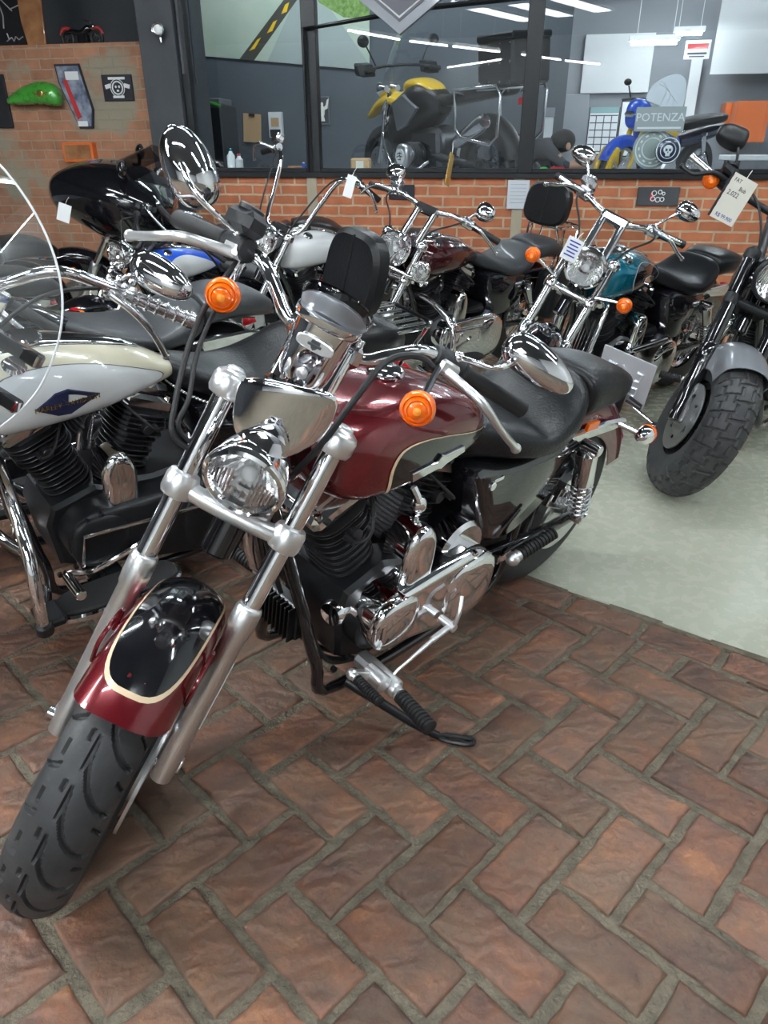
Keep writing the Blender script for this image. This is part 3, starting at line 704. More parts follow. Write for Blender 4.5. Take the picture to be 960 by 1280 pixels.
    for i in range(13):
        t = a - bb + 2 * bb * i / 12; pts.append((f_[0] + f_[2] * cos(t), f_[1] + f_[2] * sin(t)))
    for i in range(17):
        t = a + bb + (2 * pi - 2 * bb) * i / 16; pts.append((rr_[0] + rr_[2] * cos(t), rr_[1] + rr_[2] * sin(t)))
    fn = lambda x, z, t: (x, t, z)
    mb.pad(pts, fn, y0, y1 - .010, .024, 6)
    for i in range(0, len(pts), 2):
        p = pts[i]; q = (p[0] + (cx - .07 - p[0]) * .055, p[1] + (cz + .04 - p[1]) * .055); mb.cyl((q[0], y1 - .040, q[1]), (q[0], y1 - .010, q[1]), .0065, n=8)
    po = part('primary_cover', mb, prim_m, parent)
    mb = MB(); mb.ell((f_[0] + .004, y1 - .020, f_[1]), (f_[2] * .90, .026, f_[2] * .90), n=30, m=18, e=2.6); part('stator_cover', mb, prim_m, po)
    mb = MB(); mb.ell((rr_[0] - .012, y1 - .020, rr_[1]), (rr_[2] * .86, .030, rr_[2] * .86), n=32, m=18, e=2.7); part('derby_cover', mb, prim_m, po)
    # timing cover and pipes on the other side
    mb = MB(); mb.lathe((cx + .02, -.10, cz + .02), -yv, [(0, .11), (.03, .11), (.045, .09), (.047, .001)], 28); part('timing_cover', mb, prim_m, parent)
    if air:
        mb = MB(); mb.lathe((cx + .0, -.11, cz + .27), -yv, [(0, .05), (.05, .09), (.09, .095), (.105, .08), (.107, .001)], 28); part('air_cleaner', mb, chrome, parent)
    for s in (1, -1):
        mb = MB(); b = c + V((s * .15 + .05, -.05, .30)); e = V((cx - .95 if s > 0 else cx - .85, -.19, .26 if s > 0 else .36))
        mb.tube([b, b + V((.05, -.07, -.03)), V((cx + (.16 if s > 0 else -.05), -.16, cz + .02)), V((cx - .3, -.18, e.z)), e], [.02, .022, .023, .04, .042], 12, sm=4); part('exhaust_pipe', mb, chrome, parent)
def frame(parent, g, neck, crank, rear, low=.17, w=.115, m=blk, dt=None):
    cx, cz = crank; mb = MB()
    for s in (-1, 1):
        mb.tube([V((neck[0] - .02, s * .03, neck[1] - .10)), V((cx + .26, s * .06, .5)), V((cx + .22, s * w * .9, low + .12)), V((cx + .15, s * w, low)), V((cx - .4, s * w, low)), V((cx - .52, s * w * .95, low + .12)), V((.30, s * .12, .55)), V((.12, s * .13, .62))], .0155, 10, sm=5)
    mb.tube([V((neck[0] - .02, 0, neck[1] - .04)), V((neck[0] - .2, 0, neck[1] - .07)), V((.45, 0, .68)), V((.2, 0, .62))], .022, 10, sm=4)
    mb.cyl(g.F(0, 0, g.s0 + .42), g.F(0, 0, g.s0 + .64), .034)
    part('frame', mb, m, parent)
    mb = MB()
    for s in (-1, 1): mb.tube([V((cx - .42, s * .10, .32)), V((.2, s * .135, .33)), V((-.03, s * .135, g.Rr))], [.024, .02, .018], 10, sm=3)
    mb.cyl((0, -.16, g.Rr), (0, .16, g.Rr), .014); part('swingarm', mb, m, parent)
def shocks(parent, top, bot, y=.165, r=.032, m=chrome):
    for s in (-1, 1):
        a, b = V((top[0], s * y, top[1])), V((bot[0], s * y, bot[1])); d = nrm(b - a); L = (b - a).length; mb = MB()
        mb.cyl(a - V((0, .02, 0)), a + V((0, .02 * s + .02, 0)), .017); mb.lathe(a, d, [(.012, .016), (.02, r), (L * .46, r), (L * .48, r * .9), (L * .49, .012), (L - .03, .012), (L - .025, r * .9), (L - .012, r * .9)], 20)
        mb.cyl(b - V((0, .02, 0)), b + V((0, .02, 0)), .016); o = part('shock_absorber', mb, m, parent)
        x, y_, _ = basis(d); P = [a + d * (L * .46 + (L * .54 - .03) * i / 60) + (x * cos(i * .72) + y_ * sin(i * .72)) * r * .90 for i in range(61)]
        mb = MB(); mb.tube(P, .0045, 6); part('coil_spring', mb, chrome_s, o)
def peg(parent, a, b, name='footpeg', r=.017, m=rub_blk, met=silver):
    a, b = V(a), V(b); d = nrm(b - a); L = (b - a).length; mb = MB()
    pr = []; n = 11
    for i in range(n):
        t = L * (.18 + .82 * i / n); pr += [(t, r * .82), (t + L * .012, r), (t + L * .05, r), (t + L * .06, r * .82)]
    mb.lathe(a, d, [(L * .16, r * .6)] + pr + [(L, r * .6)], 16); o = part(name, mb, m, parent)
    k = MB(); k.cyl(a, a + d * L * .17, r * .85); k.ell(a, (r * 1.1,) * 3, n=14, m=8); part('peg_mount', k, met, o)
    return o
def cable(parent, pts, r=.005, name='control_cable', m=rub_blk, xf=None):
    mb = MB(xf); mb.tube(pts, r, 8, sm=6); return part(name, mb, m, parent)
def ring_outline(pts, k):
    return [q[:2] for q in crom(pts, k, True)]
def side_panel(parent, st, e, pts, m, name, s=1, off=.0015, k=4, stripe=None, sm_=cream, bottom=None, ins=.05, label=None):
    """a patch that lies on a hull's side, outline given in (x, z)."""
    Y = hull_side(st, e); Q = ring_outline(pts, k); c = (sum(p[0] for p in Q) / len(Q), sum(p[1] for p in Q) / len(Q))
    def P(p, f, o): x, z = c[0] + (p[0] - c[0]) * f, c[1] + (p[1] - c[1]) * f; return (x, s * (Y(x, z) + o), z)
    mb = MB(); mb.rings([[P(p, f, off) for p in Q] for f in (.0001, .2, .4, .6, .8, .9, 1.)], True, (True, False)); o = part(name, mb, m, parent, label)
    if stripe:
        mb = MB(); n = len(Q)
        rows = []
        for f, oo in ((1 - ins, off + .0006), (1., off + .001), (1 + ins, off + .0004)):
            rows.append([P(p, f, oo) for p in Q])
        mb.rings(rows, True, (False, False)); part('pinstripe', mb, sm_, o, 'cream pinstripe' if sm_ is cream else None)
    return o
# ------------------------------------------------------------------ the burgundy motorcycle in front
def crescents(p, t):
    d = 0.
    q = p * 24
    B = lambda x, w, D: D * max(0., 1 - (abs(x) / w) ** 4)
    for s in (1, -1):
        u = t * s
        if not -.06 < u < .72: continue
        ph = (q + (.5 if s < 0 else 0)) % 1
        if s > 0 or u > .3:
            v = min(.999, max(.012, (u + .03) / .60)); c = 1.15 - 1.25 * sqrt(1 - (1 - v) ** 2)
            sl = 1.25 * (1 - v) / sqrt(1 - (1 - v) ** 2) / .6 * .67; w = (.040 + .030 * v) * min(1, max(.05, (.60 - u) * 9))
            for o in (-1, 0, 1): d = max(d, B((ph + o - c) / sqrt(1 + sl * sl), w, .008))
        for u0, f0, L in ((.36, .35, .16), (.14, .75, .12)):           # short dashes around the tyre
            if s < 0 and abs(ph - f0) < L: d = max(d, B(u - u0, .026, .006))
        if s > 0 and .40 < u < .62: d = max(d, B(ph - .62 + .9 * (u - .4), .05, .007))
    return d
def main_bike():
    g = Geo(1.52, .32, .323, 30, .107, 38.91, .1087)
    b = bike('motorcycle', 'burgundy and black cruiser with amber front signals, front wheel on clay bricks', .4611, 2.2107, 224.98, 11.78)
    fw_ = wheel(b, 'front_wheel', (1.52, 0, .32), .32, .135, g.S, 'cast', rm=steel_d, disc=1, tread=crescents, tn=840, tm=110)
    wheel(b, 'rear_wheel', (0, 0, .323), .323, .152, None, 'cast', rm=steel_d, disc=-1, tn=120, tm=16)
    rt_ = [c for c in b.children if c.name.startswith('rear_wheel')][0]
    tx = MB(); text_into(tx, 'METZELER', .036, lambda u, v, w: (.272 * cos(R_(252) - u / .272) * (1 - v / .272), .0685 + w - max(0, v) * .02, .323 + .272 * sin(R_(252) - u / .272) * (1 - v / .272)), .001)
    part('tyre_lettering', tx, grey_p, rt_, 'grey raised lettering on the tyre', smooth=False)
    pu = MB(); pu.lathe((0, .08, .323), (0, 1, 0), [(0, .13), (.003, .14), (.03, .14), (.033, .13), (.028, .10), (.02, .05), (.03, .03)], 40); part('belt_pulley', pu, alu, rt_)
    fork(b, g, .713, .862, 1.071, r=.0225)
    for s in (-1, 1):
        mb = MB(g.S); mb.box(g.F(g.off - .022, s * (g.w + .022), .50), (.022, .006, .15), ax=(g.p, V((0, 1, 0)), g.a)); part('fork_reflector', mb, reflw, b, 'white reflector strip')
    fender(b, 'front_fender', (1.52, 0, .32), .352, .168, 68, 165, burg, g.S, skirt=.028, tip=(.22, .05), panel=(75, 150, .66, 3.0), n=40, k=20)
    for s in (-1, 1):
        mb = MB(g.S); P = lambda t, r: V((1.52 + r * cos(R_(t)), s * .088, .32 + r * sin(R_(t))))
        mb.tube([P(102, .27), P(104, .315), P(96, .325), P(88, .318), P(86, .27)], .004, 8, sm=4); part('fender_bracket', mb, burg, b)
    headlight(b, g, .165, .943, .0705, chrome, chrome, cup=.115, ang=-4)
    # chrome brow between the fork tubes
    vo = [q[:2] for q in crom([(-.084, 1.005), (-.078, .955), (-.058, .925), (-.02, .912), (.02, .916), (.055, .942), (.08, .985), (.082, 1.03), (.068, 1.062), (.02, 1.058), (-.04, 1.038)], 4, True)]
    vx = lambda y, z: 1.238 - .22 * (z - .92) - 3.2 * (y + .0) ** 2
    vc = (0, .985); mb = MB(g.S); R3 = []
    for f, t in ((.001, .0), (.25, 0), (.5, 0), (.75, 0), (.95, 0), (1., -.003), (1., -.008), (.9, -.009), (.001, -.009)):
        R3.append([(vx(vc[0] + (y - vc[0]) * f, vc[1] + (z - vc[1]) * f) + t, vc[0] + (y - vc[0]) * f, vc[1] + (z - vc[1]) * f) for y, z in vo])
    mb.rings(R3, True, (False, False)); part('headlight_visor', mb, chrome, b, ang=50)
    # riser block and speedometer pod
    mb = MB(g.S); A_ = (g.p, V((0, 1, 0)), g.a)
    mb.box(g.F(.005, 0, 1.10), (.075, .13, .03), ax=A_, bev=.008)
    mb.tube([g.F(.01, -.045, 1.10), g.F(-.015, -.045, 1.21)], .019, 14); mb.tube([g.F(.01, .045, 1.10), g.F(-.015, .045, 1.21)], .019, 14)
    for s in (-1, 1):
        mb.box(g.F(-.03, s * .062, 1.21), (.06, .03, .05), ax=A_, bev=.012)
        for q in (-.018, .018): mb.cyl(g.F(.0 + q, s * .062, 1.23), g.F(0 + q, s * .062, 1.245), .007, n=10)
    o = part('handlebar_riser', mb, chrome, b)
    mb = MB(g.S); c0 = V((1.095, -.006, .985)); c1 = V((1.062, -.006, 1.108)); d = nrm(c1 - c0); L = (c1 - c0).length; fx = nrm(g.p - d * g.p.dot(d)); yv = V((0, 1, 0)); rs = []
    for t, k in ((0, .70), (.004, .80), (.02, .86), (.08, .92), (.115, .96), (.118, 1.02), (.125, 1.04), (L - .012, 1.04), (L - .006, 1.10), (L + .004, 1.10), (L + .006, 1.0)):
        rs.append([c0 + d * t - fx * .035 + yv * (.058 * k * copysign(abs(cos(a)) ** .75, cos(a))) + fx * (.05 * k * copysign(abs(sin(a)) ** .75, sin(a))) for a in [2 * pi * i / 40 for i in range(40)]])
    mb.rings(rs, True, (True, True)); o = part('speedometer_pod', mb, chrome, b)
    mb = MB(g.S); mb.lathe(c1 - fx * .05 + d * .004, nrm(d - fx * .55), [(-.02, .050), (.0, .064), (.006, .066), (.012, .062), (.010, .056)], 40, (True, True)); part('gauge_rim', mb, grey_p, o)
    mb = MB(g.S); mb.lathe(c1 - fx * .055 + d * .006, nrm(d - fx * .55), [(.0, .064), (.004, .068), (.02, .072), (.024, .070), (.02, .067)], 40, (False, False)); part('gauge_visor', mb, smoke, o)
    mb = MB(g.S); pc = c0 + d * .085 + fx * .0135
    mb.prism([(.036 * cos(t) * (1 if abs(cos(t)) < .8 else 1), .0125 * copysign(abs(sin(t)) ** .5, sin(t))) for t in [2 * pi * i / 28 for i in range(28)]], lambda u, v, w: pc + yv * u + d * v + fx * w, 0, .005, .002)
    po = part('badge', mb, silver, o, 'oblong badge with bar and shield mark')
    mb = MB(g.S); sh = [(-.008, .009), (.008, .009), (.009, .002), (.005, -.006), (0, -.010), (-.005, -.006), (-.009, .002)]
    mb.prism(sh, lambda u, v, w: pc + yv * u + d * v + fx * (.005 + w), 0, .0012, .0004); mb.box(pc + fx * .0062, (.026, .005, .0024), ax=(yv, d, fx), bev=.0005); part('shield_mark', mb, steel_d, po)
    mb = MB(g.S); mb.lathe(c0 + d * .028 + fx * .012, fx, [(0, .011), (.004, .011), (.006, .008), (.0065, .001)], 20); part('bolt_cap', mb, silver, o)
    path = [(-.03, 0, 1.211), (-.035, .075, 1.212), (-.045, .12, 1.245), (-.06, .165, 1.28), (-.09, .20, 1.290), (-.12, .24, 1.288), (-.16, .32, 1.287), (-.215, .43, 1.285)]
    bars(b, g, path, [(-.128, .262, 1.288), (-.218, .437, 1.285)], gripR=[(-.135, -.262, 1.288), (-.285, -.415, 1.284)], lever=[(-.085, .235, 1.272), (-.075, .285, 1.262), (-.06, .33, 1.25), (-.10, .39, 1.225), (-.205, .463, 1.205)], r=.0135, gr=.0185)
    signal(b, g.F(.10, .205, 1.186), (.92, -.03, .32), .0305, g.S, stalk=g.F(-.06, .215, 1.27))
    signal(b, g.F(-.0, -.200, 1.193), (.92, .14, .30), .0305, g.S, stalk=g.F(-.10, -.215, 1.27))
    mirror(b, g, (-.10, .245, 1.31), (-.133, .40, 1.376), .086, .040, s=1, mid=(-.06, .315, 1.325), tap=-.22, tilt=-8)
    mirror(b, g, (-.10, -.245, 1.31), (-.133, -.385, 1.372), .076, .048, s=-1, mid=(-.05, -.34, 1.335), tap=-.10, tilt=40, joint=-.1, dep=.058)
    cable(b, [g.F(-.08, .22, 1.262), g.F(0, .17, 1.27), g.F(.06, .12, 1.235), g.F(.10, .10, 1.15), g.F(.09, .085, 1.05), g.F(.03, .06, .95)], .0065, 'clutch_cable', xf=g.S)
    for q, r in ((0, .0055), (.018, .0045)):
        cable(b, [g.F(-.10, -.225 + q, 1.26), g.F(-.03, -.225 + q, 1.17), g.F(.02, -.21 + q, 1.08), g.F(.065, -.18 + q, .99 + q), g.F(.085, -.15, .935 + q), g.F(.03, -.08, .92)], r, 'throttle_cable' if q else 'brake_hose', xf=g.S)
    frame(b, g, (1.17, .86), (.82, .34), None)
    vtwin(b, .82, .34, 1., cylm=fin_m)
    # oil filter, regulator and hoses at the front of the engine
    mb = MB(); mb.lathe((.93, .075, .40), (1, .15, .05), [(0, .034), (.055, .034), (.066, .028), (.068, .01)], 24); part('oil_filter', mb, chrome, b)
    mb = MB(); mb.box((1.065, 0, .40), (.03, .13, .10))
    for q in range(9): mb.box((1.085, -.056 + q * .014, .40), (.026, .004, .098), bev=.001)
    part('voltage_regulator', mb, blk_s, b)
    for s, y in ((0, .035), (1, .055), (2, -.03)): cable(b, [(1.13, y, .70), (1.105, y + .02, .56), (1.05, y + .03, .38), (1.0, y + .05, .27), (.90, .10, .21)], .006, 'wiring_hose')
    mb = MB(); mb.lathe((.60, .085, .455), (0, 1, 0), [(0, .085), (.05, .085), (.06, .075), (.062, .001)], 32); part('sprocket_cover', mb, chrome, b)
    mb = MB(); mb.tube([(.80, .10, .70), (.79, .12, .66), (.78, .10, .60), (.76, .06, .58)], .010, 8, sm=4); mb.ell((.785, .115, .655), (.02, .018, .024)); part('choke_knob', mb, chrome, b)
    # tank
    st = [(.545, .79, .03, .02, .02), (.565, .79, .085, .045, .03), (.62, .79, .120, .083, .040), (.72, .79, .140, .123, .046), (.85, .79, .153, .153, .05), (.95, .795, .155, .151, .055), (1.02, .805, .146, .135, .06), (1.06, .825, .118, .10, .06), (1.08, .84, .05, .05, .04)]
    mb = MB(); mb.hull(st, 44, 6, 3.); tk = part('fuel_tank', mb, burg, b, 'burgundy tank')
    po = [(.938, .757), (.950, .80), (.942, .837), (.915, .859), (.859, .861), (.773, .846), (.667, .819), (.590, .802), (.578, .788), (.65, .768), (.75, .758), (.85, .754)]
    side_panel(tk, st, 3., po, blk, 'black_panel', 1, .0015, 4, True, cream, ins=.028, label='black panel on the tank side')
    side_panel(tk, st, 3., po, blk, 'black_panel', -1, .0015, 4, True, cream, ins=.028)
    Y = hull_side(st, 3.); mb = MB()
    em = [(.887, .776), (.891, .800), (.81, .800), (.795, .812), (.780, .806), (.702, .800), (.698, .784), (.77, .780), (.785, .772), (.80, .778)]
    mb.prism(em, lambda x, z, t: (x, Y(x, z) + t, z), .001, .009, .002); part('tank_emblem', mb, chrome, tk, 'chrome winged name emblem')
    mb = MB(); mb.lathe((.84, .0, .943), (0, 0, 1), [(0, .038), (.006, .041), (.012, .038), (.016, .03), (.017, .001)], 28); part('fuel_cap', mb, chrome, tk)
    # seat
    mb = MB(); mb.hull([(.118, .745, .05, .045, .05), (.13, .745, .118, .08, .075), (.18, .735, .155, .088, .072), (.25, .712, .172, .062, .055), (.35, .702, .176, .040, .050), (.45, .722, .158, .045, .056), (.55, .75, .122, .050, .066), (.625, .772, .09, .045, .078), (.65, .772, .04, .02, .04)], 36, 6, 3.); so = part('seat', mb, leather, b)
    mb = MB(); mb.hull([(-.238, .712, .04, .02, .02), (-.22, .715, .085, .035, .04), (-.12, .735, .118, .055, .065), (.0, .752, .132, .066, .075), (.09, .752, .128, .072, .078), (.108, .75, .09, .05, .05)], 32, 6, 3.); part('pillion_seat', mb, leather, so)
    mb = MB(); mb.tube([(.118, .10 * cos(t) * 1.18, .745 + .078 * sin(t)) for t in [2 * pi * i / 32 for i in range(33)]], .003, 6); part('seat_piping', mb, rub_blk, so)
    # side cover / oil tank
    mb = MB(); pts = [q[:2] for q in crom([(.62, .70), (.585, .60), (.53, .47), (.46, .42), (.37, .415), (.26, .46), (.17, .54), (.155, .61), (.20, .655), (.35, .66), (.48, .67)], 3, True)]
    mb.prism(pts, lambda x, z, t: (x, t, z), -.15, .15, .02); so = part('side_cover', mb, blk, b, ang=50)
    mb = MB(); mb.cyl((.555, .148, .645), (.555, .158, .645), .012); mb.box((.53, .150, .655), (.04, .006, .010)); part('cover_bolt', mb, chrome, so)
    # tail
    fender(b, 'rear_fender', (0, 0, .323),   .395, .185, 62, 166, burg, None, skirt=.035, tip=(0, .10), n=36, k=16)
    for s in (-1, 1):
        mb = MB(); mb.prism([(.24, .655), (.22, .625), (-.12, .592), (-.20, .596), (-.20, .612), (-.08, .632)], lambda x, z, t: (x, t, z), s * .100, s * .120, .005); fs_ = part('fender_strut', mb, chrome, b)
        mb = MB(); mb.box((.055, s * .128, .664), (.062, .012, .026), rot=(0, -4, 0)); part('side_reflector', mb, amber if s > 0 else red_l, fs_, 'amber side reflector' if s > 0 else None)
        sg = signal(b, (-.225, s * .188, .588), (-1, 0, 0), .0305, None, stalk=(-.15, s * .115, .607), name='rear_turn_signal')
    mb = MB(); mb.ell((-.405, 0, .44), (.03, .045, .03), e=2.6); mb.box((-.385, 0, .43), (.05, .06, .03), rot=(0, 60, 0)); part('tail_light', mb, red_l, b)
    mb = MB(); mb.box((-.452, -.045, .632), (.003, .205, .172), rot=(0, 6, 0), bev=.001)
    pl = part('number_plate', mb, plate_m, b, 'blank grey back of the number plate', smooth=False)
    mb = MB(); X = -.449
    mb.tube([(X, -.14, .712), (X, .05, .712)], .004, 6)
    def stroke(P): mb.tube([(X + (z - .632) * .105, y, z) for y, z in P], .0055, 6)
    stroke([(-.115, .668), (-.085, .668), (-.098, .62)]); stroke([(-.06, .675), (-.05, .66), (-.055, .63)]); stroke([(.0, .67), (.02, .668), (.018, .64), (.0, .638)]); stroke([(-.02, .61), (.015, .612), (.012, .585), (-.018, .582)]); stroke([(-.075, .60), (-.06, .57), (-.04, .60)]); stroke([(-.115, .60), (-.118, .575), (-.095, .572)])
    part('embossed_marks', mb, plate_m, pl)
    mb = MB(); mb.box((-.435, -.03, .56), (.02, .04, .10)); mb.tube([(-.43, .01, .585), (-.43, .06, .575), (-.43, .06, .56), (-.43, .0, .568)], .005, 8); mb.box((-.41, -.04, .60), (.08, .03, .02)); part('plate_bracket', mb, blk_s, pl)
    shocks(b, (.13, .64), (.035, .35), .17, .033)
    mb = MB(); mb.tube([(.42, .13, .32), (.32, .165, .375), (.26, .185, .40)], .008, 8); mb.box((.38, .14, .335), (.06, .02, .03)); part('peg_bracket', mb, chrome, b)
    peg(b, (.395, .185, .36), (.255, .215, .415), 'passenger_peg', .019)
    peg(b, (.395, -.185, .36), (.255, -.215, .415), 'passenger_peg', .019)
    mb = MB(); mb.box((.09, .105, .40), (.13, .03, .045), rot=(0, -25, 0)); mb.box((.06, .11, .44), (.06, .035, .03), rot=(0, -30, 0))
    for q in range(4): mb.box((.045 + q * .028, .125, .405 + q * .013), (.008, .02, .05), rot=(0, -25, 0), bev=.002)
    part('belt_guard', mb, chrome_s, b)
    # forward controls, stand
    mb = MB(); mb.box((.93, .20, .27), (.045, .13, .04), bev=.01); mb.cyl((.965, .20, .30), (.965, .26, .30), .022); mb.cyl((.93, .22, .27), (.93, .27, .27), .024); mb.box((1.0, .215, .32), (.09, .016, .022), rot=(0, -35, 0)); part('control_bracket', mb, silver, b)
    peg(b, (.935, .265, .272), (.962, .405, .288), 'footpeg', .0185)
    peg(b, (.935, -.245, .272), (.962, -.385, .288), 'footpeg', .0185)
    peg(b, (1.035, .215, .345), (1.045, .315, .352), 'shift_peg', .0125)
    mb = MB(); mb.tube([(.955, .245, .275), (.90, .24, .292), (.80, .238, .312), (.735, .236, .322)], [.004, .004, .006, .006], 8); mb.cyl((.78, .236, .315), (.70, .236, .326), .0085); mb.cyl((.712, .20, .324), (.712, .25, .324), .012); mb.tube([(.712, .245, .324), (.70, .243, .37), (.68, .225, .40)], .006, 8, sm=3); part('shift_rod', mb, silver, b)
    mb = MB(); mb.tube([(.95, .13, .19), (.93, .18, .175), (.86, .29, .115), (.815, .345, .084)], [.016, .014, .011, .010], 10, sm=4)
    fx = nrm(V((-.055, .083, .0175))); n2 = nrm(V((.83, .55, 0))); q0 = V((.815, .345, .080))
    mb.tube([q0, q0 + fx * .03 + n2 * .0095, q0 + fx * .080 + n2 * .0095, q0 + fx * .092, q0 + fx * .080 - n2 * .0095, q0 + fx * .03 - n2 * .0095], .0065, 8, True, sm=4)
    part('kickstand', mb, blk_s, b)
    return b, g
MAIN, MG = main_bike()
# ------------------------------------------------------------------ the other motorcycles
TK = [(.60, .775, .02, .012, .012), (.625, .78, .055, .03, .025), (.72, .79, .095, .07, .05), (.85, .80, .135, .10, .08), (.98, .805, .155, .115, .095), (1.10, .805, .155, .110, .10), (1.17, .80, .135, .095, .09), (1.205, .795, .09, .07, .07), (1.215, .795, .03, .03, .03)]
def cruiser(name, label, x, y, head, lean, steer, paint=blk, group='motorcycles parked in the showroom', tank_st=TK, fpaint=None, fork_m=alu, tube_m=chrome, clamp=chrome, wst='wire', wm=chrome,
            hl=(.155, .965, .088), hl_m=chrome, fW=.13, fend=(50, 168), fend_R=.355, fend_W=.17, tread=None, tn=72,
            path=None, grip=None, lever=None, bar_m=chrome, gm=rub_blk, rings=False, bgr=.018, mir=((-.18, .36, 1.40), (-.19, .46, 1.50)), mr=(.07, .045), mir_m=chrome, mir_e=2.3,
            sig=((.05, .27, .93), None), engine=True, prim_m=chrome, horn=chrome, rock=chrome, seat='two', sm=leather, seat_st=None, fl=True, guard=False, screen=None, sissy=None, rack=False, bags=False,
            spots=False, cooler=False, tail=True, rsig=True, frk=(.027, .021), discs=1, cal=1, R=.32, rearW=.15, badge=None, S=1.):
    g = Geo(1.63, R, .32, 32, .13, steer, .105)
    b = bike(name, label, x, y, head, lean, group=group); b.scale = (S, S, S)
    fpaint = fpaint or paint
    wheel(b, 'front_wheel', (1.63, 0, R), R, fW, g.S, wst, rm=wm, disc=discs, tread=tread, tn=tn if tread else 64, tm=48 if tread else 12)
    wheel(b, 'rear_wheel', (0, 0, .32), .32, rearW, None, wst, rm=wm, disc=-1, tn=64, tm=12)
    fork(b, g, .66, .86, 1.06, sm=fork_m, tm=tube_m, cm=clamp, r=frk[0], rt=frk[1], caliper=cal)
    fender(b, 'front_fender', (1.63, 0, R), fend_R, fend_W, fend[0], fend[1], fpaint, g.S, skirt=.05, tip=(.12, .1), n=28, k=14)
    if hl: headlight(b, g, *hl, hl_m, chrome if hl_m is chrome else blk_s, cup=.13)
    path = path or [(-.03, 0, 1.14), (-.03, .09, 1.15), (-.02, .16, 1.21), (-.05, .24, 1.27), (-.12, .32, 1.28), (-.25, .44, 1.265)]
    grip = grip or [(-.14, .335, 1.28), (-.26, .45, 1.263)]
    n0, n1 = grip; lever = lever or [(n0[0] + .04, n0[1] - .02, n0[2] - .01), (n0[0] + .065, n0[1] + .05, n0[2] - .02), (n0[0] + .03, n0[1] + .11, n0[2] - .04), (n1[0] + .02, n1[1] + .02, n1[2] - .065)]
    bars(b, g, path, grip, .014, bar_m, gm, blk_s if bar_m is not chrome else chrome_s, chrome_s if bar_m is chrome else blk_s, lever, bgr, rings)
    mb = MB(g.S)
    hc = path[0]
    for s in (-1, 1): mb.cyl(g.F(.0, s * .05, 1.06), g.F(hc[0], s * .05, hc[2]), .02)
    mb.box(g.F(*hc), (.05, .14, .05), ax=(g.p, V((0, 1, 0)), g.a), bev=.012); part('handlebar_riser', mb, bar_m, b)
    if mir:
        for s in (-1, 1):
            q = [(f, s * yy, h) for f, yy, h in mir]
            mirror(b, g, q[0], q[1], mr[0], mr[1], mir_m, s, mir_m, tap=-.2, e=mir_e)
    if sig:
        for s in (-1, 1):
            f, yy, h = sig[0]
            signal(b, g.F(f + .03, s * yy, h), (1, 0, -.05), .033, g.S, stalk=g.F(f - .0, s * (yy - .13), h - .02) if not sig[1] else g.F(*[k * (s if i == 1 else 1) for i, k in enumerate(sig[1])]), m=chrome if mir_m is chrome else blk_s)
    for s in (1, -1):
        cable(b, [g.F(n0[0] + .03, s * (n0[1] - .04), n0[2]), g.F(.07, s * .20, n0[2] - .09), g.F(.10, s * .12, 1.12), g.F(.05, s * .07, .98)], .005, 'control_cable', xf=g.S)
    frame(b, g, (1.26, .86), (.86, .33), None, w=.14)
    vtwin(b, .87, .33, 1.06, prim_m=prim_m, horn=horn, rock=rock, yk=1.05, pk='big', detail=False)
    mb = MB(); mb.hull(tank_st, 36, 5, 2.6); tk = part('fuel_tank', mb, paint, b)
    mb = MB(); mb.hull([(.70, .855, .012, .006, .01), (.78, .885, .03, .01, .02), (.95, .915, .045, .012, .02), (1.08, .912, .05, .012, .02), (1.17, .88, .02, .006, .02)], 20, 4); mb.lathe((1.0, 0, .915), (.1, 0, 1), [(0, .045), (.016, .045), (.022, .038), (.023, .001)], 24); part('tank_console', mb, chrome if mir_m is chrome else blk_s, tk)
    for s in (1, -1): mb = MB(); mb.lathe((1.06, s * .10, .895), (0, s * .5, 1), [(0, .028), (.012, .03), (.02, .024), (.021, .001)], 20); part('fuel_cap', mb, chrome, tk)
    if badge: badge(tk, tank_st)
    st = seat_st or [(.62, .775, .04, .02, .03), (.58, .765, .09, .035, .05), (.45, .715, .15, .035, .05), (.33, .695, .18, .04, .05), (.22, .71, .175, .06, .06), (.13, .745, .15, .075, .07), (.08, .75, .09, .05, .06)]
    mb = MB(); mb.hull(st, 32, 5, 2.9); so = part('seat', mb, sm, b)
    if seat == 'two':
        mb = MB(); mb.hull([(.09, .765, .08, .05, .05), (.07, .77, .12, .065, .07), (-.05, .785, .145, .06, .07), (-.18, .775, .135, .05, .07), (-.27, .745, .09, .03, .05), (-.29, .735, .03, .02, .02)], 30, 5, 2.9); part('pillion_seat', mb, sm, so)
    elif seat == 'studded':
        mb = MB(); mb.hull([(.10, .765, .08, .05, .05), (.08, .775, .13, .07, .07), (-.05, .79, .16, .065, .07), (-.18, .785, .15, .055, .07), (-.29, .745, .09, .03, .05), (-.31, .735, .03, .02, .02)], 30, 5, 2.9); ps = part('pillion_seat', mb, sm, so)
        sk = MB(); n = 64
        for i in range(n):
            t = i / n * pi; px_, py_ = .36 + .26 * cos(t), .172 * sin(t)
            for s in (1, -1): sk.ell((px_, s * (py_ + .005), .675 + .06 * abs(cos(t)) ** 3), (.006, .006, .006), n=8, m=5)
        part('seat_studs', sk, chrome, so)['kind'] = 'stuff'
        sk = MB()
        for i in range(40):
            t = -.25 * pi + i / 39 * 1.5 * pi
            sk.ell((-.10 + .19 * cos(t + pi * .5), .165 * sin(t + pi * .5), .735), (.006, .006, .006), n=8, m=5)
        part('seat_studs', sk, chrome, ps)['kind'] = 'stuff'
    fender(b, 'rear_fender', (0, 0, .32), .37, .20, 58, 178, fpaint, None, skirt=.09, tip=(0, .10), n=30, k=14)
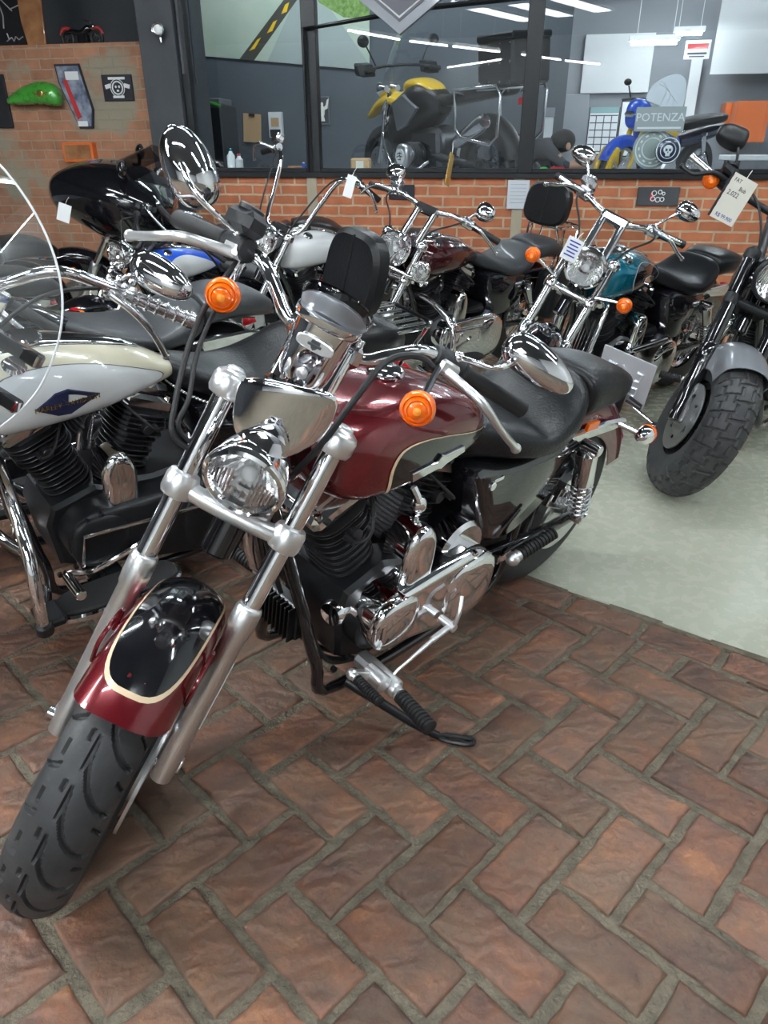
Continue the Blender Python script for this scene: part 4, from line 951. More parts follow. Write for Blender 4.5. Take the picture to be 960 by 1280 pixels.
    mb = MB(); pts = [q[:2] for q in crom([(.58, .68), (.53, .50), (.45, .42), (.34, .42), (.22, .50), (.17, .60), (.22, .66), (.4, .68)], 3, True)]; mb.prism(pts, lambda x, z, t: (x, t, z), -.15, .15, .02); part('oil_tank', mb, blk, b, ang=50)
    for s in (-1, 1):
        mb = MB(); mb.prism([(.20, .66), (.16, .615), (-.22, .585), (-.33, .60), (-.32, .63), (-.12, .665)], lambda x, z, t: (x, t, z), s * .105, s * .128, .006); part('fender_strut', mb, chrome if mir_m is chrome else blk_s, b)
        if rsig: signal(b, (-.30, s * .24, .64), (-1 if rsig != 'front' else 1, 0, 0), .031, None, stalk=(-.22, s * .12, .61), name='rear_turn_signal')
    mb = MB(); mb.ell((-.375, 0, .56), (.035, .055, .045), e=2.6); part('tail_light', mb, red_l, b)
    shocks(b, (.20, .60), (.03, .35), .17, .034, chrome if mir_m is chrome else blk_s)
    if fl:
        for s in (-1, 1):
            mb = MB(); pts = [(.82 + .19 * copysign(abs(cos(t)) ** .6, cos(t)) + .12, s * .31 + .065 * copysign(abs(sin(t)) ** .7, sin(t))) for t in [2 * pi * i / 36 for i in range(36)]]
            mb.prism(pts, lambda x, yy, t: (x, yy, t), .245, .272, .006); mb.box((.94, s * .2, .25), (.10, .16, .025)); o = part('floorboard', mb, chrome, b)
            mb = MB(); c = (sum(p[0] for p in pts) / 36, s * .31); mb.prism([((p[0] - c[0]) * .93 + c[0], (p[1] - c[1]) * .88 + c[1]) for p in pts], lambda x, yy, t: (x, yy, t), .27, .284, .005); part('rubber_pad', mb, rub_blk, o)
        mb = MB(); mb.cyl((1.06, .26, .33), (1.06, .36, .335), .016); mb.tube([(1.06, .24, .33), (.98, .235, .30), (.84, .235, .34), (.80, .24, .37)], .009, 8, sm=3); mb.tube([(1.0, .215, .31), (.99, .225, .42), (.62, .225, .40)], .006, 8); part('shift_lever', mb, chrome, b)
    else:
        for s in (-1, 1): peg(b, (1.05, s * .24, .30), (1.07, s * .37, .305), 'footpeg', .02)
    mb = MB(); mb.tube([(.82, .13, .19), (.79, .25, .12), (.76, .36, .075)], [.014, .012, .011], 10, sm=3); mb.ell((.755, .37, .072), (.03, .022, .008)); part('kickstand', mb, chrome, b)
    if guard:
        mb = MB()
        for s in (-1, 1):
            mb.tube([(1.13, s * .05, .62), (1.15, s * .20, .61), (1.17, s * .36, .54), (1.18, s * .41, .42), (1.17, s * .38, .28), (1.12, s * .22, .19), (1.08, s * .10, .18)], .0165, 12, sm=6)
        part('engine_guard', mb, chrome, b)
        mb = MB(); mb.cyl((1.178, .405, .33), (1.175, .40, .295), .023); mb.box((1.15, .36, .31), (.07, .09, .03), bev=.008); part('guard_clamp', mb, blk_s, b)
    if screen:
        f0, h0, h1, hw = screen; rows = []; rim = []
        for i in range(25):
            t = -1 + 2 * i / 24; yy = hw * sin(t * 1.25) / sin(1.25) ; rows.append(yy)
        R2 = []
        for j in range(41):
            v = j / 40; h = h0 + (h1 - h0) * v; k = sqrt(max(0., 1 - max(0, (v - .38) / .62) ** 2.4)) if v > .38 else .80 + .20 * sin(v / .38 * pi / 2)
            k = max(k, .02); R2.append([g.F(f0 + .03 * v - .08 * (yy * k / hw) ** 2, yy * k, h) for yy in rows])
        mb = MB(g.S); mb.rings(R2, False); wo = part('windshield', mb, shield, b)
        ed = [r[0] for r in R2] + [r[-1] for r in reversed(R2)]; mb = MB(g.S); mb.tube(ed, .0024, 6, True); part('shield_edge', mb, reflw, wo)
        for s in (-1, 1):
            mb = MB(g.S)
            for hh, k in ((h0 + .13, .9), (h0 + .24, .95)): mb.box(g.F(f0 - .06, s * hw * .45, hh), (.03, hw * 1.0, .03), ax=(g.p, V((0, 1, 0)), g.a), bev=.004)
            mb.tube([g.F(f0 - .05, s * hw * .42, h0 + .26), g.F(f0 - .02, s * hw * .42, h0 + .05), g.F(.08, s * .11, .95)], .010, 8, sm=3); part('shield_bracket', mb, chrome, wo)
    if sissy:
        bx, z0, z1, hw = sissy; mb = MB()
        for s in (-1, 1): mb.tube([(-.10, s * .125, .62), (-.13, s * .13, .80), (bx - .02, s * .10, z0 + .02), (bx - .05, s * .06, z1 - .08), (bx - .06, 0, z1 - .06)], .0085, 8, sm=4)
        part('sissy_bar', mb, chrome, b)
        mb = MB(); tl = R_(9)
        def fn(q, r, t): return (bx + .028 - t * cos(tl) - (r - z0) * sin(tl) - .25 * q * q, q, r)
        c = (0, (z0 + z1) / 2); hh = (z1 - z0) / 2; pts = [(hw * copysign(abs(cos(t)) ** .62, cos(t)) * (1 - .06 * sin(t)), c[1] + hh * copysign(abs(sin(t)) ** .62, sin(t))) for t in [2 * pi * i / 44 for i in range(44)]]
        mb.prism(pts, fn, 0, .075, .016); po = part('backrest_pad', mb, leather, b)
        mb = MB(); mb.tube([fn(0, z0 + .01 + i / 10 * (z1 - z0 - .02), -.001) for i in range(11)], .0022, 6); part('pad_seam', mb, rub_blk, po)
    if rack:
        mb = MB(); zz = rack if not rack is True else .88
        for k in range(5): mb.box((-.26, -.09 + .045 * k, zz), (.24, .014, .008), bev=.002)
        mb.tube([(-.14, -.13, zz), (-.14, .13, zz), (-.36, .13, zz), (-.40, .10, zz), (-.40, -.10, zz), (-.36, -.13, zz)], .0085, 8, True)
        for s in (-1, 1): mb.tube([(-.17, s * .13, zz), (-.18, s * .125, .65)], .007, 8); mb.tube([(-.34, s * .14, zz), (-.24, s * .125, .66)], .007, 8)
        part('luggage_rack', mb, chrome, b)
    if bags:
        for s in (-1, 1):
            mb = MB(); mb.hull([(-.42, .52, .05, .10, .10), (-.40, .52, .075, .14, .14), (-.2, .53, .085, .16, .17), (.05, .53, .085, .16, .16), (.10, .53, .06, .12, .12)], 24, 4, 4., fn=lambda p, s=s: (p[0], p[1] + s * .235, p[2])); so2 = part('saddlebag', mb, bags, b)
            mb = MB(); mb.tube([(-.15, s * .325, .66), (-.15, s * .327, .45)], .008, 6); mb.box((-.15, s * .325, .55), (.03, .012, .03)); part('bag_strap', mb, chrome, so2)
    if spots:
        mb = MB(g.S); mb.tube([g.F(.10, -.24, .885), g.F(.14, -.1, .87), g.F(.14, .1, .87), g.F(.10, .24, .885)], .011, 10, sm=3); part('lamp_bar', mb, chrome, b)
        for s in (-1, 1): headlight(b, g, .20, .905, .052, chrome, chrome, y=s * .205, name='spot_lamp', cup=.08)
    if cooler:
        mb = MB(); mb.box((1.14, 0, .47), (.03, .17, .34), bev=.012, rot=(0, -14, 0)); ob_ = part('oil_cooler', mb, blk_s, b)
        mb = MB(); D = V((sin(R_(-14)), 0, cos(R_(14)))); 
        for k in range(9): mb.box(V((1.166, -.07 + k * .0175, .47)), (.012, .006, .29), rot=(0, -14, 0), bev=.002)
        part('cooler_grille', mb, chrome, ob_)
        mb = MB()
        for s in (-1, 1): mb.tube([(1.10, s * .05, .70), (1.13, s * .11, .69), (1.17, s * .125, .60), (1.24, s * .13, .36), (1.24, s * .12, .28), (1.2, s * .05, .24)], .013, 10, sm=5)
        mb.tube([(1.2, -.05, .24), (1.2, .05, .24)], .013, 10); part('cooler_guard', mb, chrome, b)
    return b, g

badge_m = mat('badge_blue', (.012, .018, .07), 0, .5)
def diamond_badge(tk, st):
    Y = hull_side(st, 2.6)
    for s in (1, -1):
        o = side_panel(tk, st, 2.6, [(1.165, .80), (1.12, .875), (1.0, .895), (.86, .875), (.72, .825), (.655, .787), (.72, .765), (.86, .735), (1.0, .72), (1.12, .735)], whitep, 'side_flash', s, .0012, 4, True, steel_d, ins=.008, label='white side flash with a dark outline')
        mb = MB(); q = [(1.045, .802), (.99, .836), (.955, .84), (.87, .806), (.955, .768), (.99, .772)]
        c = (.96, .803); mb.rings([[(c[0] + (p[0] - c[0]) * f, s * (Y(p[0], p[1]) + t), c[1] + (p[1] - c[1]) * f) for p in q] for f, t in ((1, .001), (.98, .006), (.9, .007), (.001, .007))], True, (False, False))
        bo = part('tank_badge', mb, badge_m, tk, 'dark blue diamond badge', smooth=False)
        tx = MB(); text_into(tx, 'HARLEY-DAVIDSON', .0195, lambda u, v, w: (c[0] - s * u, s * (Y(c[0] - s * u, c[1] + v) + .0085 + w), c[1] + v), .0006); part('badge_lettering', tx, gold, bo, smooth=False)
def red_badge(tk, st):
    Y = hull_side(st, 2.6)
    for s in (1, -1):
        mb = MB(); mb.lathe((.90, s * Y(.9, .80), .80), (0, s, 0), [(0, .028), (.006, .028), (.008, .022), (.0085, .001)], 24); part('tank_badge', mb, red_l, tk, 'round red tank badge')
def black_panel_badge(tk, st):
    for s in (1, -1):
        side_panel(tk, st, 2.6, [(1.03, .80), (1.01, .865), (.94, .885), (.82, .86), (.70, .81), (.655, .787), (.72, .765), (.86, .735), (.96, .73)], blk, 'black_panel', s, .0012, 4, True, reflw, ins=.012, label='black tank panel with a pale outline')
        Y = hull_side(st, 2.6); mb = MB(); mb.prism([(.93, .79), (.925, .815), (.87, .82), (.80, .805), (.80, .785), (.87, .775)], lambda x, z, t: (x, s * (Y(x, z) + t), z), .001, .008, .002); part('tank_emblem', mb, chrome, tk)

# white touring cruiser with the windshield
cruiser('motorcycle', 'white touring cruiser with clear windshield, blue diamond tank badge and tall backrest pad', -.293, 2.662, 220.7, 11.3, 34, pearl_y, wst='wire', hl=(.16, .96, .09),
        seat='studded', sm=leather, prim_m=blk_s, rock=chrome, guard=True, screen=(.26, 1.0, 1.58, .36), sissy=(-.06, .85, 1.125, .137), rack=.80, rings=True, gm=chrome_s, bgr=.02,
        path=[(-.02, 0, 1.25), (.01, .09, 1.33), (.0, .17, 1.40), (-.07, .24, 1.42), (-.16, .33, 1.43), (-.23, .42, 1.445)], grip=[(-.135, .295, 1.426), (-.225, .415, 1.444)],
        lever=[(-.08, .27, 1.41), (-.10, .33, 1.40), (-.16, .37, 1.37), (-.25, .39, 1.325)], mir=((-.10, .26, 1.45), (-.12, .345, 1.508)), mr=(.085, .045), sig=None, badge=diamond_badge)
# black cruiser behind it
cruiser('motorcycle', 'black cruiser with a wide grey leather saddle, behind the white windshield motorcycle', -.82, 3.22, 225, 8, 12, blk, sm=leather_g, prim_m=blk_s, mir=None, sig=((.05, .22, .93), None),
        seat_st=[(.66, .78, .05, .02, .03), (.6, .765, .12, .035, .05), (.45, .725, .18, .035, .05), (.33, .71, .20, .04, .05), (.22, .72, .19, .06, .06), (.13, .745, .15, .075, .07), (.08, .75, .09, .05, .06)])
cruiser('motorcycle', 'white tank cruiser with tall chrome ape-hanger handlebar in front of the low brick wall', .13, 5.52, 225.4, 8, 19, whitep, sm=leather, prim_m=chrome, mir=None, sig=None, badge=red_badge,
        path=[(0, 0, 1.10), (0, .11, 1.11), (.0, .16, 1.30), (.0, .21, 1.48), (-.04, .30, 1.52), (-.12, .42, 1.50)], grip=[(-.05, .315, 1.52), (-.13, .43, 1.50)])
cruiser('motorcycle', 'dark cruiser with twin chrome spot lamps beside its headlight and a passenger backrest', .890, 5.15, 224.9, 8.4, 22.5, mat('black_cherry_paint', (.045, .004, .006), .2, .18, 1.), sm=leather_g, spots=True, guard=True, sissy=(-.08, .91, 1.165, .165), rack=.90, bags=leather, sig=None, rsig='front',
        path=[(-.05, 0, 1.27), (-.05, .09, 1.285), (-.06, .2, 1.30), (-.15, .40, 1.30)], grip=[(-.09, .265, 1.30), (-.16, .42, 1.30)], mir=((-.08, .22, 1.32), (-.11, .29, 1.40)), mr=(.055, .05))
cruiser('motorcycle', 'teal and black cruiser with a big chrome headlight and slatted oil cooler', 1.793, 4.50, 220.9, 9.9, 32.8, teal, fpaint=blk, sm=leather, cooler=True, fl=False, wst='wire', badge=black_panel_badge, sig=((.11, .24, .905), None), fork_m=chrome, hl=(.15, .965, .09), path=[(-.06, 0, 1.27), (-.06, .09, 1.285), (-.08, .17, 1.315), (-.13, .33, 1.345)], grip=[(-.10, .22, 1.325), (-.145, .355, 1.35)], mir=((-.09, .18, 1.34), (-.11, .285, 1.475)), mr=(.06, .042))
def blocks(p, t):
    q = p * 26; d = 0; a = abs(t)
    s = 1 if t > 0 else -1
    z = (q + (.5 if s > 0 else 0)) % 1
    zig = .10 * (1 if (q * 1) % 1 < .5 else -1)
    if abs(a - .16 - zig * .5) < .022: d = .006
    if abs(a - .46 + zig * .6) < .022: d = .006
    if a < .20 and abs(((q + .25) % 1) - .5 - .5 * t) < .06: d = .006
    if .14 < a and abs(z - .5 + .35 * (a - .3)) < .055: d = .006
    return d
B10, G10 = cruiser('motorcycle', 'black cruiser with short grey front fender, chunky block tyre and white price tag', 2.345, 4.13, 229, 5, 35, blk, fpaint=grey_p, frk=(.034, .029), discs=2, cal=-1, fork_m=blk, tube_m=blk, clamp=blk_s, wst='cast', wm=blk_s, hl=(.155, .965, .092), hl_m=blk, bar_m=blk_s, gm=chrome_s, mir_m=blk_s, rock=blk_s, prim_m=blk_s, horn=blk_s,
        fW=.175, R=.322, fend=(66, 150), fend_R=.357, fend_W=.185, tread=blocks, tn=720, fl=False, mir=((-.09, .27, 1.37), (-.10, .345, 1.535)), mr=(.065, .045), mir_e=3.,
        path=[(-.06, 0, 1.29), (-.07, .12, 1.31), (-.09, .30, 1.345), (-.13, .46, 1.41)], grip=[(-.095, .325, 1.352), (-.13, .465, 1.41)], sig=((-.10, .355, 1.322), (-.09, .31, 1.35)))
# ------------------------------------------------------------------ more motorcycles at the back left
cruiser('motorcycle', 'blue and white cruiser half hidden behind the big round mirror', -.76, 5.37, 225, 8, 10, blue_p, fpaint=blk, sm=leather_g, bar_m=blk_s, rock=blk_s, S=.9, mir=None, sig=None, prim_m=blk_s,
        badge=lambda tk, st: [side_panel(tk, st, 2.6, [(1.10, .80), (1.04, .87), (.93, .885), (.80, .85), (.68, .80), (.655, .787), (.72, .765), (.86, .74), (1.0, .735)], whitep, 'white_panel', s, .0012, 4, label='white tank panel') for s in (1, -1)])
cruiser('motorcycle', 'all black cruiser with chrome fork tubes, at the left beyond the grey saddle', -1.95, 3.68, 225, 8, 8, blk, fork_m=blk_s, sm=leather, mir=((-.15, .30, 1.28), (-.18, .42, 1.36)), mr=(.055, .04), sig=((.05, .22, .93), None), prim_m=blk_s, rock=blk_s, horn=blk_s)
cruiser('motorcycle', 'black motorcycle at the far left with a small black mirror', -2.55, 5.15, 225, 8, 5, blk, mir_m=blk_s, bar_m=blk_s, mir=((-.20, .34, 1.45), (-.22, .44, 1.60)), mr=(.055, .035), fork_m=blk_s, tube_m=blk_s, clamp=blk_s, sig=None, prim_m=blk_s, rock=blk_s, horn=blk_s, wst='cast', wm=blk_s)
bg, gg = cruiser('motorcycle', 'black bagger with a shark-nosed fairing in front of the old brick wall', -.62, 5.98, 187, 8, 5, blk, hl=None, sm=leather, mir=None, sig=None, prim_m=blk_s, rock=blk_s, horn=blk_s, wst='cast', wm=blk_s, S=1.06)
mb = MB(); mb.hull([(.86, .92, .20, .06, .16), (.95, .96, .36, .13, .26), (1.15, 1.0, .40, .20, .32), (1.35, 1.04, .33, .18, .30), (1.52, 1.06, .22, .13, .22), (1.64, 1.05, .11, .08, .13), (1.68, 1.03, .04, .03, .05)], 32, 6, 2.3); fo = part('fairing', mb, blk, bg)
mb = MB(); rs = []
for i in range(9):
    v = i / 8; rs.append([(1.40 - .42 * v - .45 * q * q, q * (.62 - .2 * v), 1.14 + .17 * v - .35 * q * q) for q in [-.5 + k / 14 for k in range(15)]])
mb.rings(rs, False); part('fairing_screen', mb, smoke, fo)
for s in (1, -1):
    mb = MB(); mb.ell((1.56, s * .10, 1.0), (.03, .06, .035), n=18, m=10); part('headlight', mb, refl_m, fo)
    mb = MB(); mb.ell((1.12, s * .36, 1.22), (.03, .085, .05), n=20, m=12, taper=-.2); mb.tube([(1.12, s * .26, 1.12), (1.12, s * .32, 1.19)], .012, 8); part('mirror', mb, blk, fo)

# ------------------------------------------------------------------ hang tags
def hang_tag(label, p, w, h, rot, lines=(), m=paper, tilt=0, string=.10):
    t = thing('price_tag', label, 'price tag', p, (tilt, 0, rot), 'price tags hung on the motorcycles')
    mb = MB(); mb.box((0, 0, 0), (w, .0015, h), bev=.0004); o = part('tag_card', mb, m, t, smooth=False)
    if string:
        mb = MB(); mb.tube([(0, 0, h * .46), (.004, .004, h * .5 + string * .5), (.012, .012, h * .5 + string)], .0015, 5); part('string', mb, paper, t)
    for tx, size, x, z, mm in lines:
        mb = MB(); text_into(mb, tx, size, lambda u, v, w_: (x + u, -.001 - w_, z + v), .0003); part('handwriting', mb, mm, t, 'dark handwriting', smooth=False)
    return t
def at(px, py, y):
    """the point at distance y that the photograph shows at a pixel"""
    d = fw * 901.9 + r2 * (px - 480) - u2 * (py - 640); k = y / d.y
    return V((0, 0, 1.3429)) + d * k
tg = hang_tag('white handwritten price tag hanging from the black cruiser with the grey fender', at(917, 250, 2.98), .118, .165, R_(28), (('FAT', .020, -.028, .062, ink), ('Bob', .021, .012, .040, ink), ('2.022', .025, -.018, .016, ink), ('R$ 99.900', .020, 0, -.066, ink_b)), tilt=0, string=.03)
tg.rotation_euler = (R_(8), R_(22), R_(14))
mb = MB(); mb.box((-.062, .001, 0), (.012, .003, .165), bev=.0005)
for k in range(6): mb.box((-.062, -.001, -.07 + .028 * k), (.006, .003, .012), bev=.0005)
part('tag_edge', mb, [ink, paper][0], tg, 'black and white striped edge', smooth=False)
t_ = hang_tag('pale yellow tag hanging on a string before the middle window', at(562, 212, 3.9), .05, .15, R_(0), m=gold, string=.05); t_.rotation_euler = (0, R_(20), R_(60))
t_ = hang_tag('white tag tied to the tall chrome handlebar', at(437, 233, 4.55), .055, .12, R_(-10), m=whiteb, string=.05); t_.rotation_euler = (0, R_(18), R_(-15))
t_ = hang_tag('white and blue tag above the chrome headlight of the teal motorcycle', at(715, 312, 2.95), .065, .085, R_(0), m=whiteb, string=.03); marks_later = t_; t_.rotation_euler = (R_(-10), R_(24), R_(-8))
mb = MB()
for k in range(5): mb.box((.0, -.0015, .028 - .013 * k), (.046 - .01 * (k % 2), .001, .005), bev=.0002)
part('tag_print', mb, ink_b, marks_later, smooth=False)
t_ = hang_tag('small blank white tag in front of the black shark-nosed bagger', at(80, 266, 5.25), .085, .115, R_(0), m=whiteb, string=.05); t_.rotation_euler = (0, R_(20), 0)

# ------------------------------------------------------------------ wall frame things
def wthing(name, label, cat, u, d, z, group=None, rot=0):
    return thing(name, label, cat, WL(u, d, z), (0, 0, WA + rot), group)
def flat(name, label, cat, u, z, w, h, d, m, fm=None, th=.018, lean=0, group=None, tilt=0, shape=None):
    t = wthing(name, label, cat, u, d, z, group); t.rotation_euler = (R_(lean), R_(tilt), WA)
    mb = MB()
    if shape: mb.prism(shape, lambda p, q, k: (p, k, q), -th, 0, .002)
    else: mb.box((0, -th / 2, 0), (w, th, h), bev=.003)
    part('frame' if fm else 'board', mb, fm or m, t, smooth=False)
    if fm: mb = MB(); mb.box((0, -th - .001, 0), (w - .025, .002, h - .025), bev=.0005); part('picture', mb, m, t, smooth=False)
    return t
def marks(t, name, m, segs, r, y):
    mb = MB()
    for P in segs: mb.tube([(p[0], y, p[1]) for p in P], r, 5, flat=.3)
    return part(name, mb, m, t)
def disc(cx, cz, r, n=28): return [(cx + r * cos(2 * pi * i / n), cz + r * sin(2 * pi * i / n)) for i in range(n)]
# plaques on the low brick wall
pq = 'dark plaques on the low brick wall'
flat('wall_plaque', 'small dark plaque on the orange brick wall under the middle window', 'plaque', .145, 1.05, .20, .105, -.001, ink, None, .012, group=pq)
t = flat('wall_plaque', 'black plaque with a pale skull and lettering mark on the orange brick wall', 'plaque', 2.03, 1.035, .29, .125, -.001, dk_wall, None, .012, group=pq)
mb = MB()
for q in ((-.03, .022, .02), (.01, .03, .016), (.035, .02, .012), (-.035, -.015, .018), (.0, -.02, .02), (.03, -.018, .017)): mb.torus((q[0], -.0135, q[1]), (0, 1, 0), q[2] * .8, .003, 14, 5)
part('skull_mark', mb, whiteb, t)
mb = MB(); mb.box((-.045, -.0135, .0), (.02, .002, .05)); part('red_mark', mb, red_p, t)
t = flat('wall_plaque', 'grey engraved metal plate beside the cement pillar under the windows', 'plaque', 1.03, 1.04, .16, .20, -.014, plate_m, None, .012, group=pq)
marks(t, 'engraving', steel_d, [[(-.06, .07 - .025 * k), (.06, .07 - .025 * k)] for k in range(6)], .0025, -.0135)
# things on the old brick wall (front face at d = .35)
D1 = .349
def lw(px, py):      # photograph pixel -> (u, z) on that wall
    p = at(px, py, 1.) - V((0, 0, 1.3429)); o = V((0, 0, 1.3429)); k = ((WO + WN * D1 - o).dot(WN)) / p.dot(WN); q = o + p * k - WO
    return q.dot(WU), q.z
u, z = lw(52, 122)
t = wthing('tank_ornament', 'green motorcycle tank mounted on the old brick wall', 'ornament', u, D1 - .075, z)
mb = MB(); mb.hull([(-.265, -.03, .02, .015, .015), (-.24, -.025, .045, .03, .03), (-.1, .0, .065, .075, .055), (.05, .01, .07, .10, .065), (.17, .0, .065, .095, .07), (.215, -.01, .04, .06, .05), (.225, -.01, .015, .02, .02)], 28, 5, 2.3); part('tank_shell', mb, green_p, t)
mb = MB(); mb.ell((.09, -.072, .02), (.028, .006, .028)); mb.prism([(.07, .02), (.02, .035), (.04, .015), (.03, .005), (.07, .01)], lambda p, q, k: (p, k, q), -.076, -.070, .001); mb.prism([(.11, .02), (.16, .035), (.14, .015), (.15, .005), (.11, .01)], lambda p, q, k: (p, k, q), -.074, -.068, .001); part('winged_badge', mb, gold, t)
u, z = lw(96, 121)
cs = [(-.15, .235), (.075, .235), (.145, -.10), (.115, -.235), (-.01, -.235), (-.135, .10)]
t = flat('wall_poster', 'tall tapered poster of a red and blue motorcycle on the old brick wall', 'poster', u, z, .3, .5, D1, ink, None, .02, shape=cs)
mb = MB(); mb.prism([(p * .9, q * .93) for p, q in cs], lambda p, q, k: (p, k, q), -.0225, -.0205, .0005); part('poster_paper', mb, mat('poster_paper', (.30, .34, .42), 0, .5, var=((.06, .08, .14), 12)), t, smooth=False)
mb = MB(); mb.prism([(-.09, .12), (-.055, .13), (.03, -.15), (-.01, -.17)], lambda p, q, k: (p, k, q), -.0245, -.0226, .0005); part('poster_figure', mb, red_p, t, smooth=False)
for bx_ in (((.0, -.0235, .15), (.12, .002, .06)), ((.03, -.0235, -.20), (.09, .002, .04))): mb = MB(); mb.box(*bx_); part('poster_panel', mb, whiteb, t, smooth=False)
u, z = lw(148, 110)
t = flat('wall_sign', 'black sign with a pale skull and wings emblem on the old brick wall', 'sign', u, z, .27, .19, D1, ink, None, .012)
mb = MB(); mb.torus((0, -.014, 0), (0, 1, 0), .045, .006, 22, 5); mb.torus((0, -.014, 0), (0, 1, 0), .062, .003, 26, 5); mb.box((0, -.0135, .068), (.15, .002, .018)); mb.box((0, -.0135, -.064), (.10, .002, .018))
for s in (-1, 1): mb.box((s * .085, -.0135, .012), (.05, .002, .03), rot=(0, s * 14, 0)); mb.ell((s * .015, -.014, .008), (.009, .003, .010))
mb.box((0, -.0135, -.02), (.02, .002, .014)); part('skull_emblem', mb, whiteb, t)
u, z = lw(103, 190)
t = flat('wall_box', 'orange framed box on the old brick wall above the black bagger', 'box', u, z, .28, .15, D1, orange_p, None, .07)
mb = MB(); mb.box((0, -.072, 0), (.24, .004, .11)); part('box_front', mb, wood, t)
u, z = lw(2, 127)
flat('picture_frame', 'black framed picture at the left edge of the old brick wall', 'picture', u - .05, z, .25, .40, D1, plast, ink, .02)
# ledge: board, toy, poster
def lz(px, py, d):
    p = at(px, py, 1.) - V((0, 0, 1.3429)); o = V((0, 0, 1.3429)); k = ((WO + WN * d - o).dot(WN)) / p.dot(WN); q = o + p * k - WO
    return q.dot(WU), q.z
u, z = lz(48, 57, .47)
t = wthing('wooden_board', 'varnished wooden longboard standing on the ledge over the old brick wall', 'board', u, .47, 2.10); t.rotation_euler = (R_(-4), 0, WA)
mb = MB(); mb.prism([(-.09, .02), (-.05, .0), (.02, .0), (.075, .02), (.085, .3), (.08, .7), (.04, .84), (-.02, .86), (-.08, .8), (-.13, .5), (-.125, .2)], lambda p, q, k: (p, k, q), -.012, .012, .005); part('deck', mb, wood, t)
mb = MB()
for k in range(3): mb.box((-.03, -.0135, .42 + .10 * k), (.12, .003, .05), rot=(0, 6, 0))
part('dark_print', mb, mat('burnt_print', (.10, .045, .02), 0, .6), t, smooth=False)
u, z = lz(4, 22, 1.19)
t = flat('wall_poster', 'black poster with white line drawing above the old brick wall', 'poster', u, z, .62, .72, 1.19, mat('poster_black', (.02, .02, .022), 0, .5), None, .01)
marks(t, 'white_drawing', whiteb, [[(lambda w_: (w_[0] - u, w_[1] - z))(lz(px, py, 1.19)) for px, py in P] for P in ([(0, 6), (5, 20), (6, 36)], [(13, 12), (20, 9), (28, 5)], [(2, 0), (8, 6), (16, 14)], [(10, 42), (13, 50), (10, 52), (16, 47), (19, 52), (21, 46), (25, 50), (30, 46)])], .012, -.012)
u, z = lz(105, 60, .46)
t = wthing('toy_motorcycle', 'small black and red model motorcycle on the ledge above the old brick wall', 'toy', u, .46, 2.10)
for k, x in enumerate((-.13, .13)): mb = MB(); mb.torus((x, 0, .065), (0, 1, 0), .05, .015, 20, 8); mb.cyl((x, -.01, .065), (x, .01, .065), .014); mb.box((x, 0, .065), (.09, .008, .008)); mb.box((x, 0, .065), (.008, .008, .09)); part('wheel', mb, rub_blk, t)
mb = MB(); mb.hull([(-.16, .10, .012, .012, .01), (-.08, .115, .03, .02, .02), (.0, .105, .035, .02, .03), (.06, .13, .032, .03, .03), (.10, .13, .01, .01, .01)], 16, 3); mb.box((.01, 0, .065), (.09, .05, .06)); part('body', mb, blk, t)
mb = MB(); mb.tube([(.13, 0, .065), (.095, 0, .17), (.08, .0, .18)], .007, 8); mb.tube([(.07, -.07, .185), (.085, 0, .18), (.07, .07, .185)], .005, 8); mb.ell((.115, 0, .145), (.018, .02, .02)); part('fork', mb, chrome, t)
for sx in (1, -1): mb = MB(); mb.tube([(sx * .19, 0, .09), (sx * .16, 0, .135), (sx * .10, 0, .133)], .012, 8, sm=3); part('fender', mb, red_p, t)
# lamp and conduits on the dark column
u, z = lz(201, 38, -.04)
t = wthing('wall_lamp', 'small round spotlight on the dark column', 'lamp', u, -.04, z); mb = MB(); mb.lathe((0, 0, 0), (0, -1, 0), [(0, .035), (.015, .04), (.05, .05), (.06, .045), (.05, .03)], 20); mb.cyl((0, -.03, -.03), (.01, -.03, -.08), .012); part('lamp_body', mb, chrome_s, t); mb = MB(); mb.ell((0, -.052, 0), (.03, .012, .03)); part('bulb', mb, whiteb, t)
mb = MB(); mb.cyl((-1.555, .02, 1.86), (-1.555, .02, 3.7), .016); mb.cyl((-1.50, .12, 1.80), (-1.50, .12, 3.7), .012); wput(struct('trim_4', mb, dk_wall))['label'] = 'two thin dark conduits beside the column'
# ------------------------------------------------------------------ display room behind the glass
def dz(px, py, d): return lz(px, py, d)
def rect(px0, py0, px1, py1, d):
    a = dz(px0, (py0 + py1) / 2, d); b = dz(px1, (py0 + py1) / 2, d); c = dz((px0 + px1) / 2, py0, d); e = dz((px0 + px1) / 2, py1, d)
    return (a[0] + b[0]) / 2, (c[1] + e[1]) / 2, b[0] - a[0], c[1] - e[1]
# road mural
t = wthing('wall_mural', 'big pale mural of a straight road through green fields, above the dark display wall', 'mural', 0, 2.54, 0)
mu = [dz(*p, 2.54) for p in ((228, 68), (462, 88), (462, -60), (228, -60))]
mb = MB(); mb.prism(mu, lambda p, q, k: (p, k, q), -.012, 0, .002); part('mural_sheet', mb, mat('mural_field', (.50, .58, .48), 0, .5, var=((.42, .52, .42), 2)), t, smooth=False)
def mpoly(pts, m, name, y): mb = MB(); mb.prism([dz(*p, 2.54) for p in pts], lambda p, q, k: (p, k, q), y - .001, y, .0003); part(name, mb, m, t, smooth=False)
mpoly([(335, 77), (462, 88), (462, 80), (388, -25), (380, -25)], mat('mural_road', (.36, .42, .40), 0, .5), 'road', -.0125)
mpoly([(300, 74), (318, 76), (372, 0), (380, -25), (374, -25)], mat('mural_kerb', (.06, .06, .05), 0, .5), 'kerb', -.0135)
